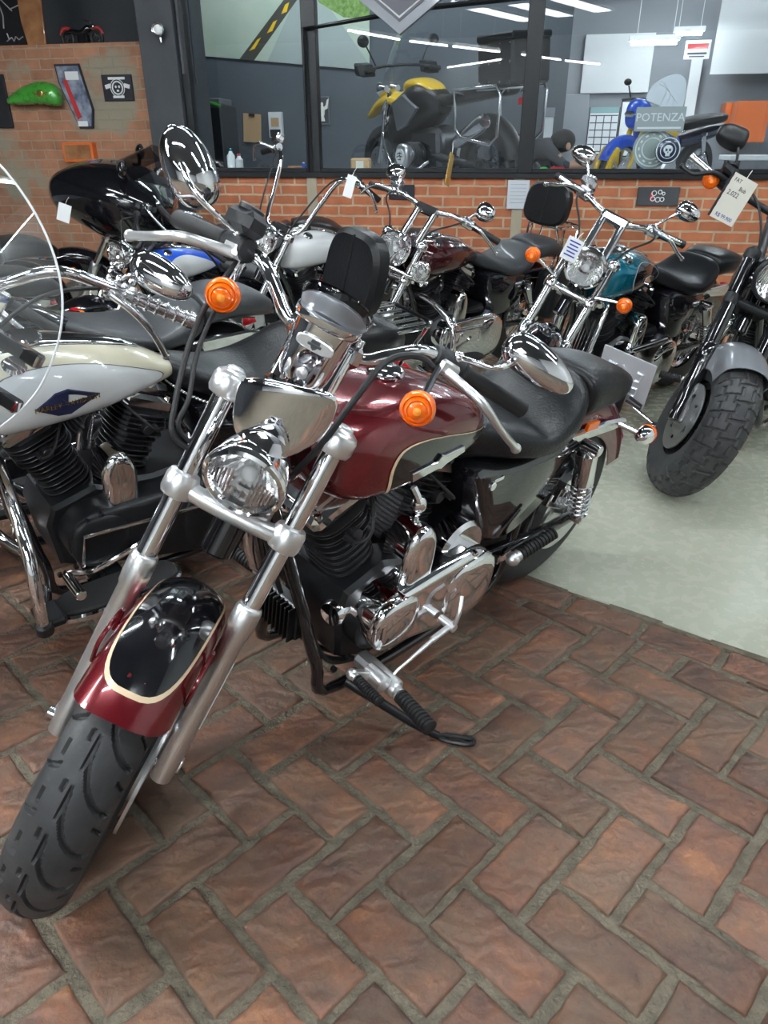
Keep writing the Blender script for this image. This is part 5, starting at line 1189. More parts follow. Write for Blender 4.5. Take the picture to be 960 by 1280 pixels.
for a in ((312, 60, 322, 50), (334, 38, 342, 28), (352, 14, 357, 6)): mpoly([(a[0], a[1] + 4), (a[0] + 7, a[1] + 1), (a[2] + 5, a[3] - 3), (a[2], a[3])], yellow, 'yellow_mark', -.0145)
mpoly([(388, -12), (400, 4), (430, 22), (462, 24), (462, -25), (390, -25)], mat('mural_bush', (.22, .36, .10), 0, .6, var=((.10, .2, .04), 30)), 'hedge', -.0130)
# display pieces on the dark wall
u, z, w_, h_ = rect(303, 142, 325, 178, 2.5); t = flat('clipboard', 'brown cork clipboard on the dark display wall', 'clipboard', u, z, w_, h_, 2.54, card, None, .015, tilt=4); mb = MB(); mb.box((0, -.02, h_ * .45), (.07, .012, .03)); part('clip', mb, chrome_s, t)
u, z, w_, h_ = rect(337, 140, 353, 172, 2.5); t = flat('wall_dispenser', 'grey and white hand dispenser on the dark display wall', 'dispenser', u, z, w_, h_, 2.54, whiteb, None, .07); mb = MB(); mb.box((0, -.072, -h_ * .33), (w_ * .8, .02, h_ * .3)); part('nozzle', mb, plast, t); mb = MB(); mb.box((0, -.072, h_ * .1), (w_ * .6, .006, h_ * .35)); part('label_panel', mb, card, t)
u, z, w_, h_ = rect(393, 120, 411, 156, 2.5); t = flat('eagle_picture', 'grey framed picture of a pale spread eagle on the dark display wall', 'picture', u, z, w_, h_, 2.54, dk_wall, grey_p, .014)
mb = MB(); mb.ell((0, -.017, -.01), (.028, .004, .06)); mb.prism([(-.02, 0), (-.06, .02), (-.075, .11), (-.055, .10), (-.04, .05), (-.015, .03)], lambda p, q, k: (p, k, q), -.019, -.016, .001); mb.prism([(.02, 0), (.06, .02), (.075, .11), (.055, .10), (.04, .05), (.015, .03)], lambda p, q, k: (p, k, q), -.019, -.016, .001); mb.ell((0, -.017, .06), (.014, .004, .018)); mb.prism([(-.02, -.06), (.02, -.06), (.03, -.10), (-.03, -.10)], lambda p, q, k: (p, k, q), -.019, -.016, .001); part('eagle', mb, paper, t)
u, z, w_, h_ = rect(230, 106, 248, 127, 1.2); t = flat('switch_box', 'light grey electrical box above the dark cabinet behind the glass', 'electrical box', u, z, w_, h_, 1.25, grey_p, None, .08); mb = MB(); mb.tube([(w_ * .3, -.04, -h_ * .4), (w_ * 1.3, -.04, -h_ * .6), (w_ * 1.9, -.04, -h_ * .8)], .014, 8, sm=4); part('conduit', mb, green_p, t)
u, z, w_, h_ = rect(232, 130, 276, 214, 1.2)
t = wthing('tool_cabinet', 'dark tool cabinet with a white paper taped on it, behind the glass', 'cabinet', u, 1.45, .9); hh = z + h_ / 2 - .9; mb = MB(); mb.box((0, 0, hh / 2), (w_, .4, hh), bev=.008); part('body', mb, steel_d, t, smooth=False)
for s in (-1, 1): mb = MB(); mb.box((s * w_ * .245, -.205, hh * .52), (w_ * .47, .012, hh * .90), bev=.004); dd = part('door', mb, blk_s, t, smooth=False); mb = MB(); mb.cyl((s * .02, -.22, hh * .5), (s * .02, -.22, hh * .62), .006); part('handle', mb, chrome_s, dd)
mb = MB(); mb.box((-.01, -.213, hh * .82), (.09, .002, .13)); part('paper', mb, whiteb, t, smooth=False)
mb = MB(); mb.box((w_ * .2, -.05, hh + .025), (w_ * .6, .3, .05)); part('top_tray', mb, grey_p, t)
# jars and bottles on the sill
def bottle(label, px, d, h, r, m, capm, grp='bottles and cans on the display sill'):
    u, z = dz(px, 212, d); t = wthing('bottle', label, 'bottle', u, d, .9 if d > .25 else SILL, grp)
    mb = MB(); mb.lathe((0, 0, 0), (0, 0, 1), [(0, r * .9), (.004, r), (h * .68, r), (h * .80, r * .5), (h * .9, r * .42)], 18); part('bottle_body', mb, m, t); mb = MB(); mb.lathe((0, 0, h * .88), (0, 0, 1), [(0, r * .48), (h * .10, r * .46), (h * .12, r * .3)], 14); part('cap', mb, capm, t)
bottle('tall white bottle on the display sill beside the dark cabinet', 290, .12, .17, .032, whiteb, teal)
bottle('short pink-capped bottle on the display sill', 300, .12, .13, .030, whiteb, red_p)
bottle('small blue bottle on the display sill by the window post', 380, .12, .07, .02, blue_p, whiteb)
u, z = dz(370, 212, .12); t = wthing('wooden_block', 'small brown wooden block lying on the display sill', 'block', u, .12, SILL); mb = MB(); mb.box((0, 0, .022), (.12, .06, .044)); part('block', mb, wood, t)
u, z = dz(452, 207, .14); t = wthing('cardboard_box', 'small brown cardboard box on the sill below the yellow adventure motorcycle', 'box', u, .12, SILL); mb = MB(); mb.box((0, 0, .05), (.15, .09, .10)); part('carton', mb, card, t); mb = MB(); mb.box((0, -.046, .05), (.06, .003, .06)); part('label_panel', mb, paper, t)
# diamond sign, hanging in front of the middle window
t = wthing('diamond_sign', 'large grey diamond-shaped sign hanging at the top of the middle window', 'sign', 0, -.06, 0)
P = [lz(*p, -.06) for p in ((500, 44), (432, -14), (500, -75), (568, -14))]; c = lz(500, -14, -.06)
sc = lambda f: [(c[0] + (p[0] - c[0]) * f, c[1] + (p[1] - c[1]) * f) for p in P]
mb = MB(); mb.prism(sc(1), lambda p, q, k: (p, k, q), -.02, .02, .004); part('sign_board', mb, grey_p, t, smooth=False)
mb = MB(); mb.prism(sc(.72), lambda p, q, k: (p, k, q), -.026, -.018, .002); part('sign_inset', mb, mat('sign_dark', (.10, .10, .12), 0, .4), t, smooth=False)
mb = MB(); mb.tube([(p[0], -.026, p[1]) for p in sc(.62)], .008, 6, True); part('sign_line', mb, whiteb, t)
mb = MB(); 
for s in (-1, 1): mb.cyl((c[0] + s * .1, 0, P[2][1] - .1), (c[0] + s * .1, 0, 3.8), .006)
part('hanger', mb, steel_d, t)
# ------------------------------------------------------------------ yellow adventure motorcycle behind the glass
def vec_head(du, dd): return WA + atan2(dd, du)
def adventure(u, d, du, dd):
    b = thing('motorcycle', 'yellow and black adventure motorcycle with metal luggage racks behind the middle window', 'motorcycle', WL(u, d, .9), (R_(-5), 0, vec_head(du, dd)), 'motorcycles in the display room')
    for n, x, W in (('front_wheel', 1.5, .11), ('rear_wheel', 0, .15)): wheel(b, n, (x, 0, .335), .335, W, None, 'wire', rm=steel_d, disc=1 if x else 0, tn=64)
    mb = MB()
    for s in (-1, 1): mb.cyl((1.5, s * .09, .335), (1.24, s * .09, .95), .024)
    part('fork', mb, chrome_s, b)
    mb = MB(); mb.hull([(1.20, .62, .07, .10, .10), (1.24, .66, .15, .17, .17), (1.05, .74, .20, .20, .20), (.80, .80, .20, .22, .20), (.62, .82, .15, .12, .12), (.55, .80, .08, .05, .06)][::-1], 28, 5, 2.6); part('tank_cover', mb, blk_s, b)
    mb = MB(); mb.hull([(.60, .89, .08, .03, .06), (.68, .94, .12, .05, .06), (.82, .985, .135, .055, .05), (.98, .99, .12, .05, .05), (1.07, .96, .06, .03, .04)], 24, 5, 2.4); part('yellow_tank_top', mb, yellow, b, 'yellow tank top')
    for s in (-1, 1):
        mb = MB(); mb.prism([(1.02, .62), (1.08, .86), (.90, .92), (.70, .80), (.86, .66)], lambda x, z, t: (x, t, z), s * .17, s * .215, .012); part('side_panel', mb, grey_p, b)
    mb = MB(); mb.hull([(1.10, .80, .05, .04, .04), (1.25, .88, .12, .07, .05), (1.45, .86, .11, .05, .04), (1.68, .76, .06, .02, .02), (1.72, .745, .02, .01, .01)], 24, 5, 2.3); part('beak', mb, yellow, b, 'yellow beak')
    mb = MB()
    for s in (-1, 1): mb.lathe((1.40, s * .07, .98), (1, 0, .0), [(-.08, .03), (-.01, .065), (0, .066), (.006, .05), (.008, .001)], 20)
    part('headlight', mb, refl_m, b)
    rows = []
    for i in range(9):
        v = i / 8; k = .16 + .06 * sin(v * pi * .7); rows.append([(1.42 - .22 * v - 1.2 * q * q, q * 2 * k * (1.0 - .35 * v * v), 1.04 + .36 * v) for q in [-.5 + j / 12 for j in range(13)]])
    mb = MB(); mb.rings(rows, False); part('windscreen', mb, shield, b)
    mb = MB(); mb.tube([(1.12, -.45, 1.12), (1.18, -.2, 1.16), (1.18, .2, 1.16), (1.12, .45, 1.12)], .013, 10, sm=4); part('handlebar', mb, steel_d, b)
    for s in (-1, 1):
        mb = MB(); mb.cyl((1.12, s * .45, 1.12), (1.15, s * .33, 1.135), .018); part('grip', mb, rub_blk, b)
        mb = MB(); mb.tube([(1.19, s * .27, 1.15), (1.20, s * .34, 1.28), (1.17, s * .40, 1.34)], .007, 8, sm=3); mb.ell((1.17, s * .42, 1.36), (.02, .065, .05), n=18, m=10); part('mirror', mb, plast, b)
        mb = MB(); mb.prism([(1.16, 1.08), (1.26, 1.10), (1.27, 1.20), (1.19, 1.18)], lambda x, z, t: (x, t, z), s * .30, s * .48, .02); part('hand_guard', mb, plast, b)
    mb = MB(); mb.hull([(-.30, .90, .06, .03, .04), (-.25, .90, .13, .05, .06), (-.0, .90, .15, .05, .07), (.2, .88, .16, .04, .07), (.45, .85, .13, .04, .06), (.60, .87, .07, .03, .04)], 24, 5, 2.8); part('seat', mb, leather, b)
    mb = MB(); mb.box((.72, 0, .45), (.42, .26, .36), bev=.04); mb.cyl((.62, -.1, .5), (.62, .1, .5), .15); part('engine_block', mb, steel_d, b)
    for s in (-1, 1):
        mb = MB(); mb.cyl((.80, s * .12, .42), (.80, s * .30, .42), .085); o = part('cylinder', mb, alu, b)
        for k in range(6): mb2 = None
        fm_ = MB()
        for k in range(7): fm_.cyl((.80, s * (.13 + .02 * k), .42), (.80, s * (.138 + .02 * k), .42), .105, n=24)
        part('cylinder_fins', fm_, steel_d, o)
        cv = MB(); cv.ell((.80, s * .315, .42), (.085, .045, .105), n=24, m=14, e=2.8); part('cylinder_cover', cv, alu, o)
        em = MB(); em.lathe((.80, s * .352, .42), (0, s, 0), [(0, .065), (.010, .065), (.013, .055), (.0135, .001)], 28); part('round_emblem', em, whiteb, o, 'round white emblem')
        em = MB()
        for P in ([(-.035, .02), (-.01, .03), (.03, .02)], [(-.04, -.005), (0, .004), (.04, -.008)], [(-.02, -.03), (.02, -.028)], [(-.01, .03), (-.012, -.03)]): em.tube([(.80 + p[0], s * .366, .42 + p[1]) for p in P], .004, 5)
        part('emblem_marks', em, ink, o)
        mb = MB(); mb.tube([(1.20, s * .16, .70), (1.12, s * .30, .62), (1.0, s * .34, .40), (.82, s * .34, .28), (.66, s * .28, .30), (.60, s * .18, .36)], .014, 10, sm=5); mb.tube([(1.12, s * .30, .62), (1.06, s * .31, .80), (1.16, s * .20, .88), (1.28, s * .16, .80), (1.20, s * .16, .70)], .013, 10, sm=4); part('crash_bar', mb, chrome_s, b)
        mb = MB(); P = [(.12, s * .27, .92), (-.38, s * .27, .92), (-.42, s * .27, .86), (-.38, s * .27, .56), (-.30, s * .27, .50), (.06, s * .27, .56), (.12, s * .27, .62)]; mb.tube(P, .013, 10, True); mb.tube([(.1, s * .27, .9), (.12, s * .15, .88)], .010, 8); mb.tube([(-.38, s * .27, .9), (-.30, s * .12, .90)], .010, 8); part('pannier_rack', mb, chrome_s, b)
    mb = MB(); mb.lathe((.22, .19, .50), (-1, .1, .42), [(0, .03), (.06, .055), (.40, .07), (.46, .06), (.465, .03)], 22); part('muffler', mb, chrome_s, b)
    mb = MB(); mb.tube([(.62, .1, .40), (.3, .12, .36), (0, .11, .335)], .035, 10, sm=3); part('swingarm', mb, steel_d, b)
    mb = MB()
    for k in range(4): mb.box((-.22, -.10 + .066 * k, .90), (.40, .02, .014), bev=.003)
    mb.tube([(-.02, -.14, .90), (-.02, .14, .90), (-.40, .16, .90), (-.44, 0, .90), (-.40, -.16, .90)], .012, 8, True); 
    for s in (-1, 1): mb.tube([(-.1, s * .12, .90), (-.05, s * .12, .86)], .010, 8); mb.tube([(-.35, s * .13, .90), (-.28, s * .12, .86)], .010, 8)
    part('luggage_carrier', mb, chrome_s, b)
    fender(b, 'rear_fender', (0, 0, .335), .39, .19, 70, 175, plast, None, .03)
    mb = MB(); mb.box((-.42, 0, .80), (.04, .10, .05)); part('tail_light', mb, red_l, b)
    t = wthing('top_case', 'black riveted top case above the yellow adventure motorcycle', 'luggage case', 0, 0, 0); t.location = b.matrix_basis @ V((-.30, 0, .915)); t.rotation_euler = b.rotation_euler
    mb = MB(); mb.box((0, 0, .16), (.40, .44, .32), bev=.02); o = part('case_body', mb, blk_s, t)
    mb = MB(); mb.box((0, 0, .335), (.41, .45, .05), bev=.012); part('lid', mb, blk_s, t)
    mb = MB()
    for x in (-.17, -.06, .06, .17):
        for zz in (.03, .16, .29):
            for s in (-1, 1): mb.ell((x, s * .221, zz), (.008, .004, .008), n=8, m=5)
    part('rivets', mb, chrome_s, o)['kind'] = 'stuff'
    return b
adventure(.73, 1.2, -1.12, 1.0)

# ------------------------------------------------------------------ small blue motorcycle in the workshop
def mini(u, d, du, dd):
    b = thing('motorcycle', 'small blue and yellow moped with bare metal wheels behind the right window', 'motorcycle', WL(u, d, .9), (R_(-5), 0, vec_head(du, dd)), 'motorcycles in the display room'); b.scale = (.9, .9, .9)
    wheel(b, 'front_wheel', (1.2, 0, .29), .29, .08, None, 'cast', rm=chrome_s, disc=1, tn=56); wheel(b, 'rear_wheel', (0, 0, .29), .30, .10, None, 'cast', rm=chrome_s, disc=1, tn=56)
    mb = MB()
    for s in (-1, 1): mb.cyl((1.2, s * .075, .29), (1.03, s * .075, .72), .026)
    part('fork', mb, yellow, b, 'yellow fork legs')
    fender(b, 'front_fender', (1.2, 0, .29), .33, .13, 20, 175, blue_p, None, .03)
    for s in (-1, 1): mb = MB(); mb.tube([(1.2 + .27 * cos(a), s * .07, .29 + .27 * sin(a)) for a in [R_(q) for q in range(-40, 60, 10)]], .028, 8); part('wheel_guard', mb, yellow, b, 'yellow curved wheel guard')
    mb = MB(); mb.hull([(1.20, .78, .04, .04, .08), (1.16, .80, .09, .11, .13), (1.05, .79, .11, .12, .14), (.95, .75, .08, .08, .10)][::-1], 24, 5, 2.5); part('front_cowl', mb, blue_p, b)
    mb = MB(); mb.box((1.2, .0, .79), (.07, .12, .05), bev=.02); part('headlight', mb, refl_m, b)
    mb = MB(); mb.hull([(.40, .52, .06, .06, .08), (.55, .56, .12, .12, .14), (.75, .60, .14, .12, .16), (.95, .68, .12, .10, .16), (1.04, .72, .06, .05, .06)], 24, 5, 2.5); part('body_shell', mb, blue_p, b)
    mb = MB(); mb.box((.72, .13, .66), (.28, .012, .05), rot=(0, -14, 0)); part('yellow_stripe', mb, yellow, b)
    mb = MB(); mb.tube([(.98, -.30, .90), (1.0, -.1, .92), (1.0, .1, .92), (.98, .30, .90)], .012, 10, sm=3); part('handlebar', mb, steel_d, b)
    for s in (-1, 1): mb = MB(); mb.tube([(.99, s * .2, .92), (1.0, s * .24, 1.02)], .007, 8); mb.ell((1.0, s * .26, 1.05), (.015, .045, .03), n=16, m=10); part('mirror', mb, blk_s, b)
    mb = MB(); mb.hull([(-.32, .80, .06, .03, .03), (-.2, .79, .12, .04, .05), (.1, .76, .13, .04, .06), (.4, .72, .11, .04, .06), (.5, .71, .05, .02, .03)], 22, 4, 2.8); part('seat', mb, blk_s, b)
    mb = MB(); mb.hull([(-.35, .70, .05, .04, .04), (-.15, .66, .10, .05, .06), (.2, .60, .11, .05, .07), (.42, .56, .08, .05, .06)], 20, 4, 2.6); part('tail_cowl', mb, dkblue, b)
    mb = MB(); mb.box((.62, 0, .34), (.32, .22, .22), bev=.04); mb.cyl((.60, -.14, .32), (.60, .14, .32), .11); part('engine_block', mb, alu, b)
    mb = MB(); mb.tube([(.5, .1, .3), (.2, .13, .28), (0, .1, .29)], .022, 8, sm=3); mb.tube([(.6, .14, .25), (.3, .17, .22), (-.15, .17, .28)], .03, 10, sm=3); part('exhaust_pipe', mb, chrome_s, b)
    shocks(b, (.12, .64), (0, .30), .11, .026)
mini(2.58, 2.1, -.80, -.85)
# decals and signs at the right window
def glass_sign(name, label, cat, px, py, d): u, z = lz(px, py, d); return wthing(name, label, cat, u, d, z)
t = glass_sign('shop_sign', 'grey lettered sign board behind the right window in front of the blue moped', 'sign', 825, 149, .16)
mb = MB(); mb.box((0, 0, 0), (.34, .012, .155), bev=.003); part('sign_board', mb, mat('sign_grey', (.36, .40, .40), 0, .5), t, smooth=False)
mb = MB(); text_into(mb, 'POTENZA', .074, lambda u, v, w: (u, -.0065 - w, v + .01), .001); part('lettering', mb, whiteb, t, smooth=False); mb = MB(); mb.box((0, -.0065, -.055), (.30, .002, .012)); part('underline', mb, whiteb, t, smooth=False)
t = glass_sign('lion_crest', 'grey swirling mane crest standing over the lettered sign behind the right window', 'sign', 832, 119, .20)
cr = [q[:2] for q in crom([(-.13, -.02), (-.10, .06), (-.03, .11), (.06, .13), (.12, .09), (.135, 0), (.12, -.10), (.06, -.15), (-.02, -.14), (-.03, -.07), (-.08, -.05)], 4, True)]
mb = MB(); mb.prism(cr, lambda p, q, k: (p, k, q), -.006, .006, .002); part('crest_board', mb, plate_m, t, smooth=False)
marks(t, 'mane_lines', whiteb, [[q[:2] for q in crom([(x0 - .06, .05 + k * .01), (x0, .09 - k * .03), (x0 + .05, .03 - k * .03), (x0 + .03, -.06 - k * .02), (x0 + .06, -.11)], 5)] for k, x0 in enumerate((-.05, -.02, .01, .04))], .004, -.0075)
t = glass_sign('round_sign', 'round dark blue sign with a white skull emblem behind the right window', 'sign', 835, 188, .12)
mb = MB(); mb.lathe((0, .006, 0), (0, -1, 0), [(0, .088), (.008, .088), (.009, .086), (.0095, .001)], 40); part('sign_disc', mb, dkblue, t)
mb = MB(); mb.torus((0, -.004, 0), (0, 1, 0), .080, .0045, 40, 6); mb.torus((0, -.004, 0), (0, 1, 0), .052, .003, 36, 6); part('white_rings', mb, whiteb, t)
mb = MB(); mb.ell((0, -.004, .006), (.032, .004, .030)); mb.box((0, -.005, -.026), (.030, .004, .024), bev=.001); part('skull', mb, whiteb, t)
mb = MB()
for s in (-1, 1): mb.ell((s * .012, -.0075, .004), (.009, .002, .010), n=10, m=6)
mb.ell((0, -.0075, -.012), (.004, .002, .006), n=8, m=5); part('skull_sockets', mb, dkblue, t)
t = glass_sign('round_sign', 'round grey green gear-rimmed sign behind the dark blue skull sign', 'sign', 815, 186, .20)
mb = MB(); mb.lathe((0, .006, 0), (0, -1, 0), [(0, .135), (.008, .135), (.0095, .13), (.01, .001)], 40); part('sign_disc', mb, mat('sign_green', (.30, .36, .33), 0, .5), t); mb = MB(); mb.torus((0, -.004, 0), (0, 1, 0), .115, .005, 36, 6); mb.torus((0, -.004, 0), (0, 1, 0), .07, .005, 30, 6)
for k in range(12): a = k * pi / 6; mb.box((.093 * cos(a), -.005, .093 * sin(a)), (.012, .004, .02), rot=(0, -degrees(a), 0), bev=.001)
part('gear_ring', mb, whiteb, t)
# workshop beyond
def farflat(name, label, cat, r, d, m, th=.03, fm=None): u, z, w_, h_ = rect(*r, d); return flat(name, label, cat, u, z, w_, h_, d + th, m, fm, th)
farflat('hanging_board', 'large blank white panel hung high on the far workshop wall', 'board', (729, 42, 815, 116), 5.5, whiteb)
farflat('hanging_board', 'tall pale panel at the right end of the far workshop wall', 'board', (897, -20, 1000, 92), 5.0, white_w)
t = farflat('planner_board', 'white planner board ruled into a grid on the far workshop wall', 'board', (734, 134, 772, 194), 4.6, whiteb, .03, ink); u, z, w_, h_ = rect(734, 134, 772, 194, 4.6)
mb = MB()
for k in range(1, 4): mb.box((-w_ / 2 + w_ * k / 4, -.0325, -.04), (.012, .002, h_ * .82))
for k in range(6): mb.box((0, -.0325, -h_ * .42 + h_ * .15 * k), (w_ * .9, .002, .012))
part('grid_lines', mb, steel_d, t, smooth=False); mb = MB(); mb.box((0, -.034, h_ * .44), (w_ * .95, .004, h_ * .12)); part('header', mb, mat('sign_teal', (.25, .42, .42), 0, .5), t)
farflat('white_board', 'plain white board beside the planner board behind the blue moped', 'board', (773, 126, 801, 196), 4.6, whiteb, .03, plast)
t = farflat('wall_notice', 'red and white rectangular notice board high in the workshop', 'sign', (856, 50, 888, 74), 4.2, whiteb, .02); u, z, w_, h_ = rect(856, 50, 888, 74, 4.2)
mb = MB(); mb.box((0, -.0225, h_ * .18), (w_ * .8, .003, h_ * .26)); part('red_band', mb, red_p, t); mb = MB(); mb.box((0, -.0225, -h_ * .2), (w_ * .75, .003, h_ * .10)); mb.box((0, -.0225, -h_ * .36), (w_ * .6, .003, h_ * .06)); part('dark_lines', mb, steel_d, t)
t = farflat('notice_holder', 'white paper hanging on a grey strip beside the window post', 'notice', (680, 144, 691, 177), 2.2, whiteb, .01); mb = MB(); mb.box((0, -.012, .14), (.10, .01, .08)); part('holder', mb, grey_p, t)
farflat('tool_shelf', 'orange and brown shelf of goods at the right end of the workshop', 'shelf', (918, 126, 960, 178), 4.8, orange_p, .3)
t = farflat('orange_cabinet', 'orange cabinet behind the rear of the blue moped', 'cabinet', (905, 128, 930, 165), 5.2, orange_p, .3)
t = farflat('white_door', 'tall white narrow door between the lamps in the workshop', 'door', (858, 74, 872, 160), 5.4, whiteb, .04)
farflat('grey_curtain', 'hanging grey plastic curtain to the left of the planner board', 'curtain', (702, 118, 732, 205), 4.0, grey_w, .04)
t = wthing('work_bench', 'low pale workbench behind the glass on the far right', 'bench', 3.9, 3.2, .9); mb = MB(); mb.box((0, 0, .36), (1.6, .6, .05)); part('bench_top', mb, whiteb, t)
for x in (-.72, .72):
    for y in (-.25, .25): mb = MB(); mb.box((x, y, .17), (.05, .05, .34)); part('leg', mb, steel_d, t)
# lamps in the workshop
for i, (a, b_) in enumerate((((787, 45), (849, 57)), ((843, 34), (880, 45)))):
    p, q = lz(*a, 3.6 + i), lz(*b_, 3.6 + i); A_ = WL(p[0], 3.6 + i, 0); B_ = WL(q[0], 3.6 + i, 0); tube_lamp(A_, B_, (p[1] + q[1]) / 2, ('nearer', 'farther')[i] + ' hooded white batten hanging in the workshop behind the right window', 'hooded battens in the workshop', lamp_far)
for i, (u, d) in enumerate(((-1.4, 1.4), (.4, 1.2), (2.2, 3.2), (3.6, 1.8), (4.2, 4.6))):
    A_ = WL(u - .6, d, 0); B_ = WL(u + .6, d, 0); tube_lamp(A_, B_, 3.55, 'white batten under the ceiling of the display room', 'battens in the display room', lamp_far)
# roof trusses of the workshop
for k in range(3):
    mb = MB(); d = 1.6 + 1.5 * k
    mb.tube([(1.5, d, 3.0 + .12 * k), (7.5, d, 3.25 + .12 * k)], .025, 6); mb.tube([(1.5, d, 3.45), (7.5, d, 3.6)], .025, 6)
    for j in range(10): mb.tube([(1.5 + .6 * j, d, 3.0 + .025 * j + .12 * k), (1.8 + .6 * j, d, 3.46 + .015 * j)], .012, 5)
    wput(struct('beam_%d' % (k + 1), mb, steel_d))
# ------------------------------------------------------------------ person bending behind the glass
def person():
    t = wthing('person', 'person with black hair in a dark shirt, bending down behind the right window', 'person', 1.16, .55, .9, rot=R_(15))
    J = {'pel': (-.22, .20, .28, .12), 'spine': (-.12, .14, .40, .12), 'chest': (.02, .07, .455, .125), 'neck': (.11, .03, .47, .055), 'head': (.19, .0, .475, .085),
         'sl': (.03, -.12, .44, .06), 'el': (.15, -.20, .32, .042), 'wl': (.26, -.16, .335, .03), 'hl': (.32, -.13, .33, .028),
         'sr': (.05, .22, .44, .06), 'er': (.16, .28, .30, .042), 'wr': (.26, .16, .28, .03), 'hr': (.31, .12, .28, .028),
         'kl': (.05, .05, .26, .075), 'al': (-.14, .04, .05, .045), 'fl': (.02, .03, .03, .035), 'kr': (.03, .34, .25, .075), 'ar': (-.16, .34, .05, .045), 'fr': (.0, .34, .03, .035)}
    E = [('pel', 'spine'), ('spine', 'chest'), ('chest', 'neck'), ('neck', 'head'), ('chest', 'sl'), ('sl', 'el'), ('el', 'wl'), ('wl', 'hl'), ('chest', 'sr'), ('sr', 'er'), ('er', 'wr'), ('wr', 'hr'), ('pel', 'kl'), ('kl', 'al'), ('al', 'fl'), ('pel', 'kr'), ('kr', 'ar'), ('ar', 'fr')]
    for h, s in (('hl', -1), ('hr', 1)):
        x, y, z, _ = J[h]
        for k, L in enumerate((.045, .052, .05, .042)): J[h + str(k)] = (x + L * .7, y - .024 + .016 * k, z + .004, .0085); J[h + str(k) + 't'] = (x + L, y - .024 + .016 * k, z - .022, .0075); E += [(h, h + str(k)), (h + str(k), h + str(k) + 't')]
        J[h + 'th'] = (x + .02, y - s * .038, z - .012, .009); E.append((h, h + 'th'))
    ks = list(J); me = bpy.data.meshes.new('body'); me.from_pydata([J[k][:3] for k in ks], [(ks.index(a), ks.index(b)) for a, b in E], []); o = bpy.data.objects.new('body', me); COL.objects.link(o); o.parent = t
    sk = o.modifiers.new('skin', 'SKIN'); sv = me.skin_vertices[0].data
    for i, k in enumerate(ks): sv[i].radius = (J[k][3],) * 2; sv[i].use_root = k == 'pel'
    ss = o.modifiers.new('sub', 'SUBSURF'); ss.levels = 2; ss.render_levels = 2
    dg = bpy.context.evaluated_depsgraph_get(); m2 = bpy.data.meshes.new_from_object(o.evaluated_get(dg)); o.modifiers.clear(); o.data = m2
    for m_ in (cloth, skin): m2.materials.append(m_)
    for p in m2.polygons: c = p.center; p.material_index = 1 if (c.x > .105 and c.z > .39) or (c.x > .18 and c.z < .38 and c.z > .2) else 0; p.use_smooth = True
    mb = MB(); mb.ell((.178, .005, .503), (.100, .092, .085), n=24, m=14); part('hair', mb, hair, t)
    mb = MB(); mb.ell((.262, -.0, .455), (.014, .012, .018), n=12, m=8); part('nose', mb, skin, t)
    for s in (-1, 1): mb = MB(); mb.ell((.20, s * .088, .462), (.02, .012, .028), n=12, m=8); part('ear', mb, skin, t)
    return t
person()
u, z = dz(697, 208, .12); t = wthing('red_tool', 'small red tool lying on the display sill in front of the bending person', 'tool', u, .12, SILL); mb = MB(); mb.cyl((-.05, 0, .022), (.05, 0, .022), .02); mb.cyl((.05, 0, .022), (.10, 0, .022), .009); part('tool_body', mb, red_p, t)
u, z = dz(680, 210, .12); t = wthing('green_ball', 'small bright green lid on the display sill beside the red tool', 'lid', u, .12, SILL); mb = MB(); mb.lathe((0, 0, 0), (0, 0, 1), [(0, .034), (.02, .034), (.035, .026), (.04, .01)], 20); part('lid_body', mb, mat('bright_green', (.05, .6, .08), 0, .4), t)
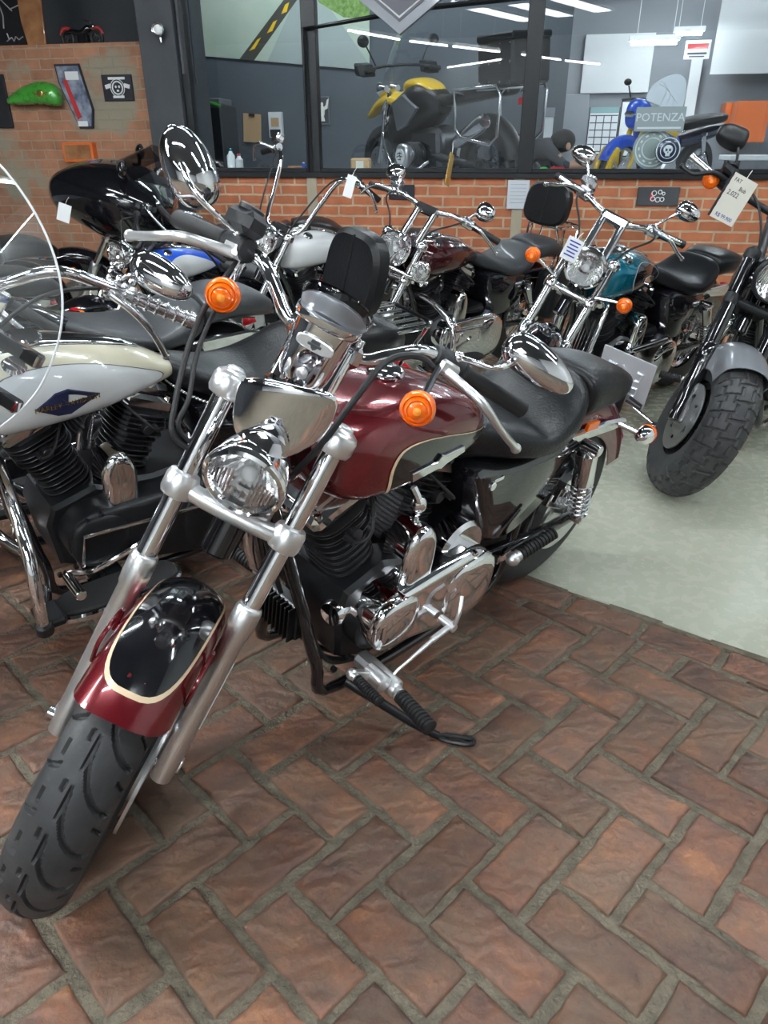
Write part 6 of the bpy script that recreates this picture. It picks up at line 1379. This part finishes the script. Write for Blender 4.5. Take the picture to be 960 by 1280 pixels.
# ------------------------------------------------------------------ light
w = bpy.data.worlds.new('world'); SC.world = w; w.use_nodes = True
w.node_tree.nodes['Background'].inputs[0].default_value = (.55, .62, .7, 1); w.node_tree.nodes['Background'].inputs[1].default_value = .12
K = 0
for (a, b_) in (((-3.9, -1.6), (-3.5, -3.1)), ((-3.42, -3.35), (-2.95, -4.3)), ((-2.9, -4.4), (-2.25, -5.7)), ((-1.95, -6.3), (-1.35, -7.75)), ((-1.3, -7.9), (-.6, -9.2)), ((-.5, -9.4), (.4, -11)), ((.5, -11.2), (1.4, -13)), ((-4.7, -8.66), (-2.55, -7.06))):
    tube_lamp(a, b_, 3.2, 'bright white fluorescent batten in the row running towards the entrance', 'row of battens towards the entrance')
for i, (x, y) in enumerate(((-2.2, 3.6), (-.2, 3.3), (1.8, 2.9), (3.6, 2.6), (-3.4, .9), (-.9, .6), (1.5, .4), (3.8, .2))):
    tube_lamp((x - .75, y + .15), (x + .75, y - .15), 3.3, 'twin fluorescent batten hanging over the parked motorcycles', 'battens over the motorcycles', n=2)
for i, (x, y) in enumerate(((-5.2, -.1), (-4.6, .5), (-4.0, 1.1))):  # unseen panels added for windshield streaks and to brighten the left
    t = thing('added_light_panel', 'long white unseen light panel added on the ceiling at the left side of the showroom', 'lamp', (x, y, 3.79), (0, 0, R_(35)), 'added ceiling light panels at the left')
    mb = MB(); mb.box((0, 0, -.01), (2.6, .42, .05), bev=.008); part('panel_frame', mb, whiteb, t, smooth=False); mb = MB(); mb.box((0, 0, -.037), (2.5, .36, .006), bev=.001); part('diffuser', mb, panel_glow, t, smooth=False)
for i, (x, y) in enumerate(((-2.3, -4.6), (-1.5, -4.3), (-.7, -4.0))):  # unseen panels added to give the windshield bright bars to reflect
    t = thing('added_light_panel', 'long white unseen light panel added on the ceiling behind the camera', 'lamp', (x, y, 3.79), (0, 0, R_(-72)), 'added ceiling light panels behind the camera')
    mb = MB(); mb.box((0, 0, -.01), (3.4, .42, .05), bev=.008); part('panel_frame', mb, whiteb, t, smooth=False); mb = MB(); mb.box((0, 0, -.037), (3.3, .36, .006), bev=.001); part('diffuser', mb, panel_glow, t, smooth=False)
SC.view_settings.view_transform = 'Standard'; SC.view_settings.look = 'None'; SC.view_settings.gamma = 1; SC.view_settings.exposure = 1.5
SC.view_settings.use_curve_mapping = False
SC.cycles.use_denoising = True
SC.cycles.max_bounces = 10; SC.cycles.transparent_max_bounces = 24; SC.cycles.sample_clamp_indirect = 6
